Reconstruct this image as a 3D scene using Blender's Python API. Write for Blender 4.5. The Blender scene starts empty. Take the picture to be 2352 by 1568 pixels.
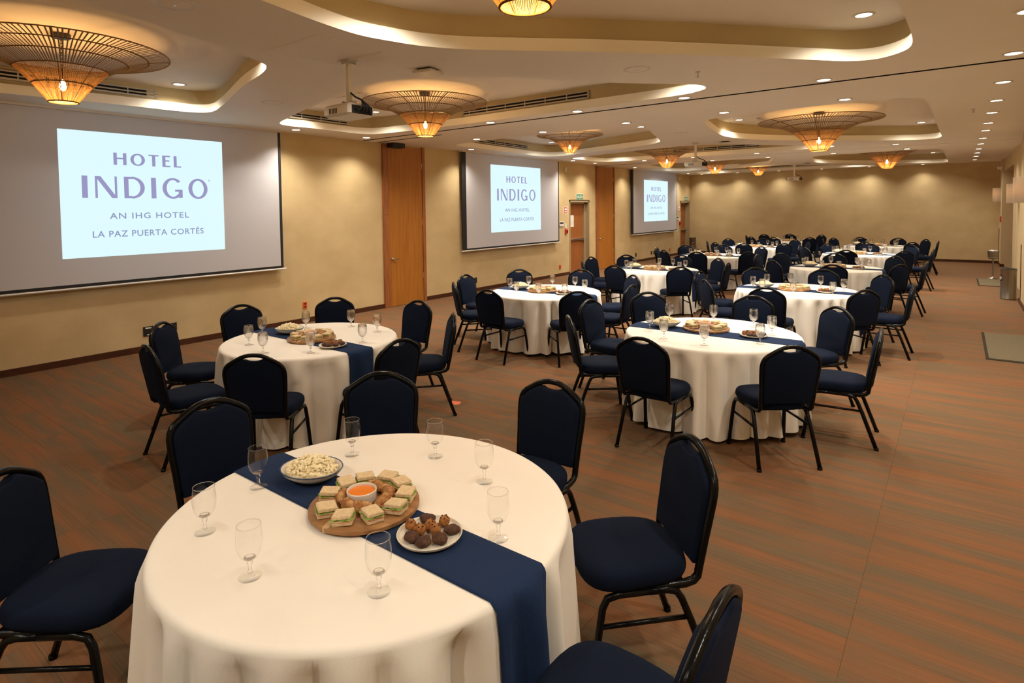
import bpy, math, random
from math import sin, cos, pi, radians, sqrt, atan2, degrees
from mathutils import Vector, Matrix
from mathutils.geometry import tessellate_polygon
random.seed(7)
S = bpy.context.scene
C = S.collection

# ---------------------------------------------------------------- camera
yaw, pit, rol = -.655723, .0409563, -.0123297
f_ = Vector((sin(yaw)*cos(pit), cos(yaw)*cos(pit), -sin(pit)))
r0 = Vector((cos(yaw), -sin(yaw), 0)); u0 = r0.cross(f_)
R_ = cos(rol)*r0 + sin(rol)*u0; U_ = -sin(rol)*r0 + cos(rol)*u0
cd = bpy.data.cameras.new('camera'); cam = bpy.data.objects.new('camera', cd); C.objects.link(cam)
cam.matrix_world = Matrix(((R_.x, U_.x, -f_.x, 8.86), (R_.y, U_.y, -f_.y, 0), (R_.z, U_.z, -f_.z, 1.9), (0, 0, 0, 1)))
cd.sensor_width = 36; cd.lens = 1354.38/2352*36
cd.shift_x = (1176-1160.44)/2352; cd.shift_y = (535.906-784)/2352
cd.clip_start = .05; cd.clip_end = 100
S.camera = cam
# ---------------------------------------------------------------- world, exposure
w = bpy.data.worlds.new('world'); S.world = w; w.use_nodes = True
w.node_tree.nodes['Background'].inputs[0].default_value = (1, .85, .65, 1)
w.node_tree.nodes['Background'].inputs[1].default_value = .02
S.view_settings.view_transform = 'Standard'; S.view_settings.look = 'None'
S.view_settings.gamma = 1; S.view_settings.use_curve_mapping = False
S.view_settings.exposure = 0.0
DOWN_W = 160.0       # each ceiling downlight
TRAY_W = 58.0       # downlights inside the trays
BULB_W = 27.0       # bulb of each rattan pendant
WARM = (1, .92, .79)

# ---------------------------------------------------------------- materials
def mat(name, col, rough=.6, metal=0, spec=.5, emis=None, estr=0, **k):
    m = bpy.data.materials.new(name); m.use_nodes = True
    b = m.node_tree.nodes['Principled BSDF']
    b.inputs['Base Color'].default_value = (*col, 1); b.inputs['Roughness'].default_value = rough
    b.inputs['Metallic'].default_value = metal; b.inputs['Specular IOR Level'].default_value = spec
    if emis: b.inputs['Emission Color'].default_value = (*emis, 1); b.inputs['Emission Strength'].default_value = estr
    for kk, v in k.items(): b.inputs[kk.replace('_', ' ')].default_value = v
    return m
def N(m, t, **k):
    n = m.node_tree.nodes.new(t)
    for a, v in k.items(): setattr(n, a, v)
    return n
def LK(m, a, b): m.node_tree.links.new(a, b)
def noisy(name, c1, c2, scale=(1, 1, 1), nscale=5, detail=4, rough=.6, bump=0, bscale=None, spec=.3, pos='Object', lo=.35, hi=.65):
    """two colours mixed by stretched noise"""
    m = mat(name, c1, rough, spec=spec); b = m.node_tree.nodes['Principled BSDF']
    tc = N(m, 'ShaderNodeTexCoord'); mp = N(m, 'ShaderNodeMapping'); mp.inputs['Scale'].default_value = scale
    LK(m, tc.outputs[pos], mp.inputs[0])
    nz = N(m, 'ShaderNodeTexNoise'); nz.inputs['Scale'].default_value = nscale; nz.inputs['Detail'].default_value = detail
    LK(m, mp.outputs[0], nz.inputs['Vector'])
    cr = N(m, 'ShaderNodeValToRGB'); cr.color_ramp.elements[0].position = lo; cr.color_ramp.elements[1].position = hi
    cr.color_ramp.elements[0].color = (*c1, 1); cr.color_ramp.elements[1].color = (*c2, 1)
    LK(m, nz.outputs[0], cr.inputs[0]); LK(m, cr.outputs[0], b.inputs['Base Color'])
    if bump:
        n2 = N(m, 'ShaderNodeTexNoise'); n2.inputs['Scale'].default_value = bscale or nscale*6; n2.inputs['Detail'].default_value = 3
        LK(m, mp.outputs[0], n2.inputs['Vector'])
        bp = N(m, 'ShaderNodeBump'); bp.inputs['Strength'].default_value = bump; bp.inputs['Distance'].default_value = .01
        LK(m, n2.outputs[0], bp.inputs['Height']); LK(m, bp.outputs[0], b.inputs['Normal'])
    return m
M = {}
M['wall'] = noisy('plaster_wallcovering', (.53, .395, .205), (.61, .465, .25), (1, 1, 1.3), 1.6, 6, .75, .12, 60)
M['wallpale'] = noisy('pale_plaster', (.52, .40, .22), (.60, .47, .28), (1, 1, .3), 2.5, 4, .75, .1, 60)
M['ceil'] = noisy('ceiling_paint', (.76, .69, .60), (.79, .72, .63), (1, 1, 1), .8, 3, .85, .03, 80)
M['band'] = mat('cream_fascia', (.90, .84, .70), .6)
M['trayw'] = noisy('tray_wallcovering', (.50, .40, .22), (.55, .44, .25), (1, 1, 1), 1.5, 4, .8)
M['base'] = noisy('dark_wood_base', (.05, .016, .007), (.085, .028, .012), (1, 1, 8), 6, 4, .4)
M['wood'] = noisy('veneer_door', (.33, .118, .018), (.42, .165, .028), (14, 14, .5), 3, 6, .38, .04, 30)
M['woodj'] = noisy('jamb_wood', (.25, .085, .028), (.36, .135, .045), (18, 18, .9), 3, 6, .42, .05, 30)
M['woodx'] = noisy('exit_door_wood', (.27, .088, .022), (.33, .115, .03), (10, 10, .6), 3, 5, .5)
M['xframe'] = mat('door_frame_paint', (.36, .27, .15), .5)
M['black'] = mat('black_metal', (.012, .012, .012), .32, 0, .6)
M['blackmatte'] = mat('black_matte', (.01, .01, .011), .7)
M['chairblack'] = noisy('chair_black_paint', (.003, .003, .003), (.005, .005, .005), (1, 1, 1), 40, 3, .22, .08, 120, spec=.18)
def fabric(name, c, sheen=.25):
    m = noisy(name, c, tuple(x*1.25 for x in c), (1, 1, 1), 220, 2, .92, .25, 500, spec=.12)
    b = m.node_tree.nodes['Principled BSDF']; b.inputs['Sheen Weight'].default_value = sheen
    b.inputs['Sheen Tint'].default_value = (.25, .4, .9, 1); b.inputs['Sheen Roughness'].default_value = .5
    return m
M['navy'] = fabric('navy_upholstery', (.0034, .0067, .0180), .012)
M['runner'] = fabric('navy_runner_cloth', (.0125, .026, .068), .04)
M['cloth'] = noisy('white_tablecloth', (.83, .78, .70), (.86, .81, .73), (1, 1, 1), 3, 3, .85, .05, 300)
M['tabletop'] = mat('plywood', (.35, .25, .14), .6)
M['screen'] = mat('screen_white', (.56, .55, .58), .8)
M['silver'] = mat('silver', (.55, .54, .52), .28, 1)
M['steel'] = noisy('brushed_steel', (.26, .24, .20), (.36, .33, .29), (60, 60, .6), 3, 2, .33); M['steel'].node_tree.nodes['Principled BSDF'].inputs['Metallic'].default_value = .95
M['white'] = mat('white_plastic', (.75, .72, .66), .45)
M['ceilwhite'] = mat('ceiling_device_white', (.62, .55, .46), .5)
M['red'] = mat('red_plastic', (.55, .02, .015), .4)
M['orange'] = mat('orange_outlet', (.75, .10, .01), .45)
M['green'] = mat('sign_green', (.01, .19, .07), .5)
M['signwhite'] = mat('sign_white', (.85, .85, .80), .5)
M['image'] = mat('projected_image', (.02, .02, .02), .8, emis=(.72, .95, 1), estr=1.0)
M['ink1'] = mat('projected_ink_purple', (.02, .02, .02), .8, emis=(.30, .29, .53), estr=1.0)
M['ink2'] = mat('projected_ink_blue', (.02, .02, .02), .8, emis=(.25, .30, .50), estr=1.0)
M['lens'] = mat('downlight_lens', (.9, .9, .9), .4, emis=(1, .88, .68), estr=9)
M['bulb'] = mat('bulb_glow', (1, .8, .5), .4, emis=(1, .62, .22), estr=40)
M['vent'] = mat('vent_frame', (.50, .45, .37), .5)
M['mat'] = noisy('grey_floor_mat', (.135, .110, .068), (.165, .135, .085), (1, 1, 1), 60, 3, 1, .2, 200, spec=.05)
M['matedge'] = mat('mat_edge', (.045, .037, .026), 1, spec=.05)
M['board'] = noisy('acacia_board', (.25, .115, .042), (.40, .21, .085), (1, 9, 1), 3, 5, .45)
M['boardpale'] = mat('board_pale_strip', (.55, .38, .19), .5)
M['ceramic'] = mat('white_ceramic', (.78, .74, .67), .25)
M['plate'] = noisy('speckled_plate', (.72, .67, .57), (.66, .60, .50), (1, 1, 1), 150, 2, .35)
M['bluerim'] = noisy('blue_glaze_rim', (.015, .03, .09), (.10, .13, .2), (1, 1, 1), 120, 3, .3)
M['popcorn'] = noisy('popcorn', (.97, .86, .58), (.62, .42, .15), (1, 1, 1), 60, 3, .8, lo=.60, hi=.78)
M['bread'] = noisy('bread', (.76, .60, .38), (.66, .48, .27), (1, 1, 1), 90, 4, .85, .35, 200)
M['ham'] = mat('ham', (.68, .27, .20), .5); M['cheese'] = mat('cheese', (.80, .62, .30), .5)
M['tomato'] = mat('tomato', (.60, .06, .02), .35)
M['lettuce'] = noisy('lettuce', (.12, .27, .03), (.33, .48, .10), (1, 1, 1), 60, 3, .5)
M['croissant'] = noisy('croissant_crust', (.30, .11, .025), (.58, .34, .14), (1, 1, 1), 40, 4, .45, .2, 120)
M['cookie_dark'] = noisy('chocolate_cookie', (.045, .018, .010), (.11, .045, .022), (1, 1, 1), 60, 4, .6, .6, 120)
M['cookie_light'] = noisy('golden_cookie', (.38, .15, .035), (.24, .08, .02), (1, 1, 1), 70, 4, .65, .5, 120, lo=.45, hi=.62)
M['sauce'] = mat('orange_sauce', (.80, .22, .02), .18)
M['tape'] = mat('orange_tape', (.75, .12, .02), .5)
M['dark_slot'] = mat('slot_dark', (.004, .004, .004), .9)
M['ice'] = mat('ice', (.8, .8, .8), .15)
M['snack'] = noisy('snack_wrappers', (.6, .05, .03), (.7, .6, .5), (1, 1, 1), 30, 2, .4)

def rattan(name, col, trans):
    m = bpy.data.materials.new(name); m.use_nodes = True; nt = m.node_tree
    nt.nodes.remove(nt.nodes['Principled BSDF']); out = nt.nodes['Material Output']
    d = N(m, 'ShaderNodeBsdfDiffuse'); t = N(m, 'ShaderNodeBsdfTranslucent'); mx = N(m, 'ShaderNodeMixShader')
    d.inputs[0].default_value = (*col, 1); t.inputs[0].default_value = (*[min(1, x*1.6) for x in col], 1)
    mx.inputs[0].default_value = trans; LK(m, d.outputs[0], mx.inputs[1]); LK(m, t.outputs[0], mx.inputs[2]); LK(m, mx.outputs[0], out.inputs[0])
    return m
M['rattan'] = rattan('rattan_strands', (.40, .28, .16), .5)
M['rattan_brim'] = rattan('rattan_brim_rods', (.33, .23, .14), .12)
M['canvas'] = rattan('sconce_shade', (.46, .38, .29), .4)
M['rattan_dark'] = rattan('rattan_hoops', (.16, .08, .03), .1)
def glassy(name, tint, edge, gl=.022):
    m = bpy.data.materials.new(name); m.use_nodes = True; nt = m.node_tree
    nt.nodes.remove(nt.nodes['Principled BSDF']); out = nt.nodes['Material Output']
    lw = N(m, 'ShaderNodeLayerWeight'); lw.inputs[0].default_value = .30
    cr = N(m, 'ShaderNodeValToRGB'); cr.color_ramp.elements[0].color = (*tint, 1); cr.color_ramp.elements[1].color = (*edge, 1)
    cr.color_ramp.elements[0].position = .66; cr.color_ramp.elements[1].position = .95
    LK(m, lw.outputs['Facing'], cr.inputs[0])
    tr = N(m, 'ShaderNodeBsdfTransparent'); LK(m, cr.outputs[0], tr.inputs[0])
    g = N(m, 'ShaderNodeBsdfGlossy'); g.inputs['Roughness'].default_value = .03; g.inputs[0].default_value = (1, 1, 1, 1)
    l2 = N(m, 'ShaderNodeLayerWeight'); l2.inputs[0].default_value = .5
    pw = N(m, 'ShaderNodeMath', operation='POWER'); pw.inputs[1].default_value = 3.5; LK(m, l2.outputs['Facing'], pw.inputs[0])
    mm = N(m, 'ShaderNodeMath', operation='MULTIPLY_ADD'); mm.inputs[1].default_value = .5; mm.inputs[2].default_value = gl
    LK(m, pw.outputs[0], mm.inputs[0])
    mx = N(m, 'ShaderNodeMixShader'); LK(m, mm.outputs[0], mx.inputs[0]); LK(m, tr.outputs[0], mx.inputs[1]); LK(m, g.outputs[0], mx.inputs[2])
    LK(m, mx.outputs[0], out.inputs[0]); return m
M['glass'] = glassy('goblet_glass', (.985, .985, .98), (.30, .29, .26)); M['glassfoot'] = glassy('goblet_foot_glass', (.99, .99, .985), (.90, .90, .88), .02)
m = bpy.data.materials.new('stem_glass'); m.use_nodes = True; nt = m.node_tree; nt.nodes.remove(nt.nodes['Principled BSDF'])
g = N(m, 'ShaderNodeBsdfGlass'); g.inputs['IOR'].default_value = 1.45; g.inputs['Roughness'].default_value = 0
t = N(m, 'ShaderNodeBsdfTransparent'); mx = N(m, 'ShaderNodeMixShader'); mx.inputs[0].default_value = .32
LK(m, g.outputs[0], mx.inputs[1]); LK(m, t.outputs[0], mx.inputs[2]); LK(m, mx.outputs[0], nt.nodes['Material Output'].inputs[0]); M['stem'] = m

# carpet: every plank takes its own shade from its cell in the laying grid
TX, TY, OX, OY = .96, .24, 8.50-.96*9, 3.61-.24*24
def carpet():
    m = mat('carpet_plank', (.2, .12, .08), .95, spec=.08); b = m.node_tree.nodes['Principled BSDF']
    gp = N(m, 'ShaderNodeNewGeometry')
    sub = N(m, 'ShaderNodeVectorMath', operation='SUBTRACT'); sub.inputs[1].default_value = (OX, OY, 0); LK(m, gp.outputs['Position'], sub.inputs[0])
    dv = N(m, 'ShaderNodeVectorMath', operation='DIVIDE'); dv.inputs[1].default_value = (TX, TY, 1); LK(m, sub.outputs[0], dv.inputs[0])
    fl = N(m, 'ShaderNodeVectorMath', operation='FLOOR'); LK(m, dv.outputs[0], fl.inputs[0])
    mul = N(m, 'ShaderNodeVectorMath', operation='MULTIPLY'); mul.inputs[1].default_value = (1, 1, 0); LK(m, fl.outputs[0], mul.inputs[0])
    wn = N(m, 'ShaderNodeTexWhiteNoise'); wn.noise_dimensions = '3D'; LK(m, mul.outputs[0], wn.inputs['Vector'])
    sc = N(m, 'ShaderNodeVectorMath', operation='SCALE'); sc.inputs['Scale'].default_value = 40; LK(m, wn.outputs['Color'], sc.inputs[0])
    def stretched(sx, sy, scale, det):
        mp = N(m, 'ShaderNodeVectorMath', operation='MULTIPLY'); mp.inputs[1].default_value = (sx, sy, 1); LK(m, gp.outputs['Position'], mp.inputs[0])
        ad = N(m, 'ShaderNodeVectorMath', operation='ADD'); LK(m, mp.outputs[0], ad.inputs[0]); LK(m, sc.outputs[0], ad.inputs[1])
        nz = N(m, 'ShaderNodeTexNoise'); nz.inputs['Scale'].default_value = scale; nz.inputs['Detail'].default_value = det; LK(m, ad.outputs[0], nz.inputs['Vector'])
        return nz.outputs[0]
    big = stretched(.9, 9, 1.0, 1.2); fine = stretched(2.2, 150, 1.0, 3)
    cr = N(m, 'ShaderNodeValToRGB'); e = cr.color_ramp.elements
    e[0].position = .36; e[0].color = (.138, .092, .052, 1); e[1].position = .66; e[1].color = (.200, .090, .041, 1)
    x = cr.color_ramp.elements.new(.5); x.color = (.168, .091, .047, 1)
    LK(m, big, cr.inputs[0])
    c2 = N(m, 'ShaderNodeValToRGB'); c2.color_ramp.elements[0].position = .25; c2.color_ramp.elements[0].color = (.86, .86, .86, 1)
    c2.color_ramp.elements[1].position = .72; c2.color_ramp.elements[1].color = (1.12, 1.12, 1.12, 1); LK(m, fine, c2.inputs[0])
    mx = N(m, 'ShaderNodeMix', data_type='RGBA', blend_type='MULTIPLY'); mx.inputs['Factor'].default_value = 1
    LK(m, cr.outputs[0], mx.inputs['A']); LK(m, c2.outputs[0], mx.inputs['B']); LK(m, mx.outputs['Result'], b.inputs['Base Color'])
    n3 = N(m, 'ShaderNodeTexNoise'); n3.inputs['Scale'].default_value = 420; LK(m, gp.outputs['Position'], n3.inputs['Vector'])
    ad = N(m, 'ShaderNodeMath', operation='ADD'); LK(m, n3.outputs[0], ad.inputs[0]); LK(m, fine, ad.inputs[1])
    bp = N(m, 'ShaderNodeBump'); bp.inputs['Strength'].default_value = .5; bp.inputs['Distance'].default_value = .004
    LK(m, ad.outputs[0], bp.inputs['Height']); LK(m, bp.outputs[0], b.inputs['Normal'])
    return m
M['carpet'] = carpet()

# ---------------------------------------------------------------- mesh helpers
class G:
    def __init__(s): s.v = []; s.f = []
    def add(s, v, f, T=None):
        o = len(s.v)
        s.v += [tuple(T @ Vector(p)) if T else tuple(p) for p in v]; s.f += [tuple(i+o for i in q) for q in f]; return s
    def box(s, a, b, T=None, bev=0):
        x0, y0, z0 = a; x1, y1, z1 = b
        if bev:
            e = bev; P = [(x0+e, y0), (x1-e, y0), (x1, y0+e), (x1, y1-e), (x1-e, y1), (x0+e, y1), (x0, y1-e), (x0, y0+e)]
            Q = [(x0+2*e, y0+e), (x1-2*e, y0+e), (x1-e, y0+2*e), (x1-e, y1-2*e), (x1-2*e, y1-e), (x0+2*e, y1-e), (x0+e, y1-2*e), (x0+e, y0+2*e)]
            rings = [[(p[0], p[1], z0) for p in Q], [(p[0], p[1], z0+e) for p in P], [(p[0], p[1], z1-e) for p in P], [(p[0], p[1], z1) for p in Q]]
            return s.loft(rings, T=T)
        v = [(x0, y0, z0), (x1, y0, z0), (x1, y1, z0), (x0, y1, z0), (x0, y0, z1), (x1, y0, z1), (x1, y1, z1), (x0, y1, z1)]
        return s.add(v, [(0, 3, 2, 1), (4, 5, 6, 7), (0, 1, 5, 4), (1, 2, 6, 5), (2, 3, 7, 6), (3, 0, 4, 7)], T)
    def loft(s, rings, cap0=True, cap1=True, closed=True, T=None):
        n = len(rings[0]); v = [p for r in rings for p in r]; f = []
        for i in range(len(rings)-1):
            for j in range(n if closed else n-1):
                k = (j+1) % n; f.append((i*n+j, i*n+k, (i+1)*n+k, (i+1)*n+j))
        if cap0: f.append(tuple(range(n-1, -1, -1)))
        if cap1: f.append(tuple(range((len(rings)-1)*n, len(rings)*n)))
        return s.add(v, f, T)
    def lathe(s, prof, n=24, c=(0, 0, 0), cap0=True, cap1=True, T=None, sx=1, sy=1):
        rings = [[(c[0]+r*cos(2*pi*i/n)*sx, c[1]+r*sin(2*pi*i/n)*sy, c[2]+z) for i in range(n)] for r, z in prof]
        return s.loft(rings, cap0, cap1, T=T)
    def cyl(s, p, r, z0, z1, n=20, T=None): return s.lathe([(r, z0), (r, z1)], n, (p[0], p[1], 0), T=T)
    def tube(s, path, r, n=8, closed=False, T=None, flat=1):
        P = [Vector(p) for p in path]; m = len(P); rings = []; prev = None
        for i in range(m):
            a = P[i-1] if (i or closed) else P[i]; b = P[(i+1) % m] if (i < m-1 or closed) else P[i]
            t = (b-a).normalized()
            if prev is None: u = t.orthogonal().normalized()
            else: u = (prev - t*prev.dot(t)).normalized()
            prev = u; w = t.cross(u); rr = r[i] if isinstance(r, (list, tuple)) else r
            rings.append([tuple(P[i]+u*rr*cos(2*pi*k/n)+w*rr*flat*sin(2*pi*k/n)) for k in range(n)])
        if closed: rings.append(rings[0])
        return s.loft(rings, not closed, not closed, T=T)
    def prism(s, poly, axis, d0, d1, T=None):
        """polygon (a,b) extruded along axis 'x','y','z'"""
        def mk(p, d): return {'x': (d, p[0], p[1]), 'y': (p[0], d, p[1]), 'z': (p[0], p[1], d)}[axis]
        return s.loft([[mk(p, d0) for p in poly], [mk(p, d1) for p in poly]], T=T)
    def mesh(s, name, m, smooth=False):
        me = bpy.data.meshes.new(name); me.from_pydata(s.v, [], s.f); me.materials.append(m)
        if smooth: me.polygons.foreach_set('use_smooth', [True]*len(me.polygons))
        me.update(); return me
    def obj(s, name, m, parent=None, smooth=False, loc=None):
        if smooth == 'auto':
            me = s.mesh(name, m, True)
            try: me.set_sharp_from_angle(angle=radians(40))
            except Exception: pass
        else: me = s.mesh(name, m, smooth)
        o = bpy.data.objects.new(name, me); C.objects.link(o)
        if parent: o.parent = parent
        if loc: o.location = loc
        return o
def tag(o, label=None, cat=None, group=None, kind=None):
    if label: o['label'] = label
    if cat: o['category'] = cat
    if group: o['group'] = group
    if kind: o['kind'] = kind
    return o
def thing(name, label, cat, loc=(0, 0, 0), rz=0, group=None):
    o = bpy.data.objects.new(name, None); C.objects.link(o); o.empty_display_size = .1
    o.location = loc; o.rotation_euler = (0, 0, rz); return tag(o, label, cat, group)
def dup(root, loc, rz=0, label=None, group=None):
    def cp(o, par):
        c = o.copy(); C.objects.link(c); c.parent = par
        for ch in kids.get(o, []): cp(ch, c)
        return c
    kids = {}
    def walk(o):
        kids[o] = list(KIDS.get(o.name, [])) or [x for x in o.children]
        KIDS[o.name] = kids[o]
        for x in kids[o]: walk(x)
    walk(root); r = cp(root, None); r.location = loc; r.rotation_euler = (0, 0, rz)
    if label: r['label'] = label
    if group: r['group'] = group
    return r
KIDS = {}
def catmull(pts, k=6, closed=True):
    out = []; n = len(pts)
    for i in range(n if closed else n-1):
        p = [Vector((*(pts[(i+j-1) % n] if closed else pts[max(0, min(n-1, i+j-1))]), 0)) for j in range(4)]
        for s in range(k):
            t = s/k
            q = .5*((2*p[1])+(p[2]-p[0])*t+(2*p[0]-5*p[1]+4*p[2]-p[3])*t*t+(3*p[1]-p[0]-3*p[2]+p[3])*t**3)
            out.append((q.x, q.y))
    if not closed: out.append(tuple(pts[-1]))
    return out
def offset(poly, d):
    """d > 0 grows a counter-clockwise polygon"""
    n = len(poly); out = []
    for i in range(n):
        a, b = poly[i-1], poly[(i+1) % n]; t = Vector((b[0]-a[0], b[1]-a[1])); t.normalize()
        out.append((poly[i][0]+t.y*d, poly[i][1]-t.x*d))
    return out
def ccw(p):
    a = sum(p[i-1][0]*p[i][1]-p[i][0]*p[i-1][1] for i in range(len(p))); return p if a > 0 else p[::-1]

# ---------------------------------------------------------------- room shell
XR, YB, YF, ZC, ZT = 9.90, -2.0, 24.16, 3.21, 3.50
# floor slab and carpet planks
fl = G().box((-.3, YB-.1, -.06), (XR+1.3, YF+.2, -.004)).obj('floor', M['carpet']); tag(fl, kind='structure')
cells = []
cx0, cy0 = 8.86, 0.
def pix(x, y):
    d = Vector((x-8.86, y, -1.9)); z = d.dot(f_)
    if z < .4: return None
    return (1160.44+1354.38*d.dot(R_)/z, 535.9-1354.38*d.dot(U_)/z, z)
i = 0
for i in range(0, 13):
    for j in range(-8, 110):
        x0, y0 = OX+i*TX, OY+j*TY; x1, y1 = x0+TX, y0+TY
        x0, x1, y0, y1 = max(x0, 0), min(x1, XR+.05), max(y0, YB), min(y1, YF)
        if x1-x0 < .02 or y1-y0 < .02: continue
        p = pix((x0+x1)/2, (y0+y1)/2)
        vis = bool(p and -150 < p[0] < 2500 and p[1] < 1700)
        cells.append((x0, x1, y0, y1, (1e5/(p[2]**3) if vis else 0)))
cells.sort(key=lambda c: -c[4])
e = .0002; shared = {}; rest = G()
for k, (x0, x1, y0, y1, a) in enumerate(cells):
    if k < 295:
        key = (round(x1-x0, 3), round(y1-y0, 3))
        if key not in shared:
            hx, hy = (x1-x0)/2-e, (y1-y0)/2-e
            shared[key] = G().loft([[(-hx, -hy, -.006), (hx, -hy, -.006), (hx, hy, -.006), (-hx, hy, -.006)], [(-hx, -hy, -.001), (hx, -hy, -.001), (hx, hy, -.001), (-hx, hy, -.001)],
                                    [(-hx+.001, -hy+.001, 0), (hx-.001, -hy+.001, 0), (hx-.001, hy-.001, 0), (-hx+.001, hy-.001, 0)]]).mesh('carpet_plank', M['carpet'])
        o = bpy.data.objects.new('carpet_plank', shared[key]); C.objects.link(o); o.parent = fl; o.location = ((x0+x1)/2, (y0+y1)/2, 0)
    else:
        rest.box((x0+e, y0+e, -.006), (x1-e, y1-e, 0))
tag(rest.obj('carpet_planks', M['carpet'], fl), kind='stuff')

# ceiling with nine organic trays
T3 = [(.78, 8.91), (.71, 9.2), (.61, 11.0), (.56, 12.0), (.66, 12.42), (.98, 12.56), (1.5, 12.42), (2.24, 12.15), (3.64, 11.67), (4.05, 11.35), (4.2, 11.05), (4.40, 10.4), (4.74, 9.2), (4.75, 8.95), (4.55, 8.80), (4.07, 8.77), (3.26, 8.70), (2.0, 8.72), (1.2, 8.76)]
T1 = [(.80, .3), (.72, .8), (.72, 1.76), (.79, 2.32), (.87, 2.96), (.90, 3.45), (.96, 3.70), (1.18, 3.80), (1.78, 3.64), (2.95, 3.25), (3.56, 3.09), (3.87, 2.97), (4.0, 2.84), (4.12, 2.55), (4.23, 2.30), (4.38, 1.9), (4.52, 1.5), (4.68, .8), (4.72, .4), (4.5, .15), (3.9, .08), (2.6, .02), (1.3, .05)]
T2 = [(6.48, 6.70), (6.23, 6.78), (5.33, 6.82), (2.6, 6.84), (1.74, 6.80), (1.0, 6.71), (.79, 6.5), (.77, 6.1), (.78, 5.5), (.76, 5.12), (.93, 4.91), (1.49, 4.71), (2.44, 4.42), (3.37, 4.14), (4.0, 4.02), (4.34, 4.05), (4.75, 4.25), (5.22, 4.68), (5.92, 5.60), (6.47, 6.17), (6.63, 6.38), (6.62, 6.58)]
T4 = [(5.84, 8.98), (5.68, 9.3), (5.49, 10.33), (5.38, 11.2), (5.49, 11.87), (5.81, 12.48), (6.38, 13.22), (7.43, 14.15), (8.05, 14.62), (8.33, 14.72), (8.5, 14.6), (8.57, 14.3), (8.57, 13.6), (8.55, 11.74), (8.53, 9.6), (8.49, 9.1), (8.38, 8.88), (8.15, 8.78), (7.48, 8.72), (6.82, 8.78), (6.19, 8.86)]
BIG = [(5.70, .6), (5.55, 1.2), (5.42, 2.02), (5.33, 2.5), (5.30, 2.86), (5.36, 3.14), (5.47, 3.43), (5.74, 3.78), (6.52, 4.54), (7.33, 5.42), (7.85, 6.02), (8.06, 6.24), (8.26, 6.30), (8.44, 6.17), (8.53, 5.95), (8.55, 5.5), (8.53, 4.58), (8.52, 2.8), (8.5, .9), (8.38, .5), (8.1, .38), (7.4, .3), (6.4, .36)]
sh = lambda P, dy: [(x, y+dy) for x, y in P]
TR = {'a': T1, 'b': BIG, 'c': T2, 'd': T3, 'e': T4, 'f': sh(T2, 8.42), 'g': sh(T3, 8.42), 'h': sh(T4, 8.62), 'i': sh(T2, 16.72)}
TR = {k: ccw(catmull(v, 5)) for k, v in TR.items()}
bays = [(YB-.1, 7.13, 'abc'), (7.20, 16.04, 'def'), (16.06, YF+.1, 'ghi')]
g = G()
for y0, y1, ks in bays:
    loops = [[Vector((x, y, ZC)) for x, y in ((-.1, y0), (XR+.9, y0), (XR+.9, y1), (-.1, y1))]]
    loops += [[Vector((x, y, ZC)) for x, y in TR[k]] for k in ks]
    fl_ = [v for l in loops for v in l]
    g.add([tuple(v) for v in fl_], [tuple(t) for t in tessellate_polygon(loops)])
ce = g.obj('ceiling', M['ceil']); tag(ce, kind='structure')
for k, P in TR.items():
    n = len(P); b = G(); b.loft([[(x, y, ZC-.0) for x, y in P], [(x, y, ZC+.105) for x, y in P]], False, False)
    bo = b.obj('fascia_band', M['band'], ce, True)
    Q = offset(P, .05); u = G(); u.loft([[(x, y, ZC+.105) for x, y in P], [(x, y, ZC+.105) for x, y in Q]], False, False)
    u.obj('ledge', M['band'], ce)
    G().loft([[(x, y, ZC+.105) for x, y in Q], [(x, y, ZT+.001) for x, y in Q]], False, False).obj('tray_wall', M['trayw'], ce, True)
    t = G(); L = [Vector((x, y, ZT)) for x, y in Q]
    t.add([tuple(v) for v in L], [tuple(q) for q in tessellate_polygon([L])]).obj('tray_top', M['ceil'], ce)
for y0, y1 in ((7.13, 7.20), (16.04, 16.06)):
    g = G().box((0, y0-.012, ZC+.06), (XR, y1+.012, ZC+.08)).box((0, y0-.012, ZC+.001), (XR, y0, ZC+.07)).box((0, y1, ZC+.001), (XR, y1+.012, ZC+.07))
    g.obj('partition_slot', M['dark_slot'], ce)
    G().box((.0, (y0+y1)/2-.006, ZC+.03), (XR, (y0+y1)/2+.006, ZC+.06)).obj('track_rail', M['black'], ce)
for y0 in (7.50, 16.37):
    G().box((.02, y0, ZC-.004), (1.7, y0+.045, ZC+.0)).obj('side_track', M['blackmatte'], ce)

# walls (left wall with two recessed exit doors)
ex = [(14.54, 15.70), (23.02, 24.10)]
g = G(); ys = [YB-.1, ex[0][0], ex[0][1], ex[1][0], ex[1][1], YF+.1]
for a, b in ((ys[0], ys[1]), (ys[2], ys[3]), (ys[4], ys[5])): g.box((-.28, a, -.02), (0, b, 3.4))
for a, b in ex: g.box((-.28, a, 2.15), (0, b, 3.4)).box((-.30, a, -.02), (-.28, b, 2.2))
wl = g.obj('wall_left', M['wall']); tag(wl, kind='structure')
tag(G().box((-.3, YF, -.02), (XR+1.3, YF+.2, 3.4)).obj('wall_far', M['wall']), kind='structure')
tag(G().box((-.3, YB-.2, -.02), (XR+1.3, YB, 3.4)).obj('wall_near', M['wall']), kind='structure')
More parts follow.
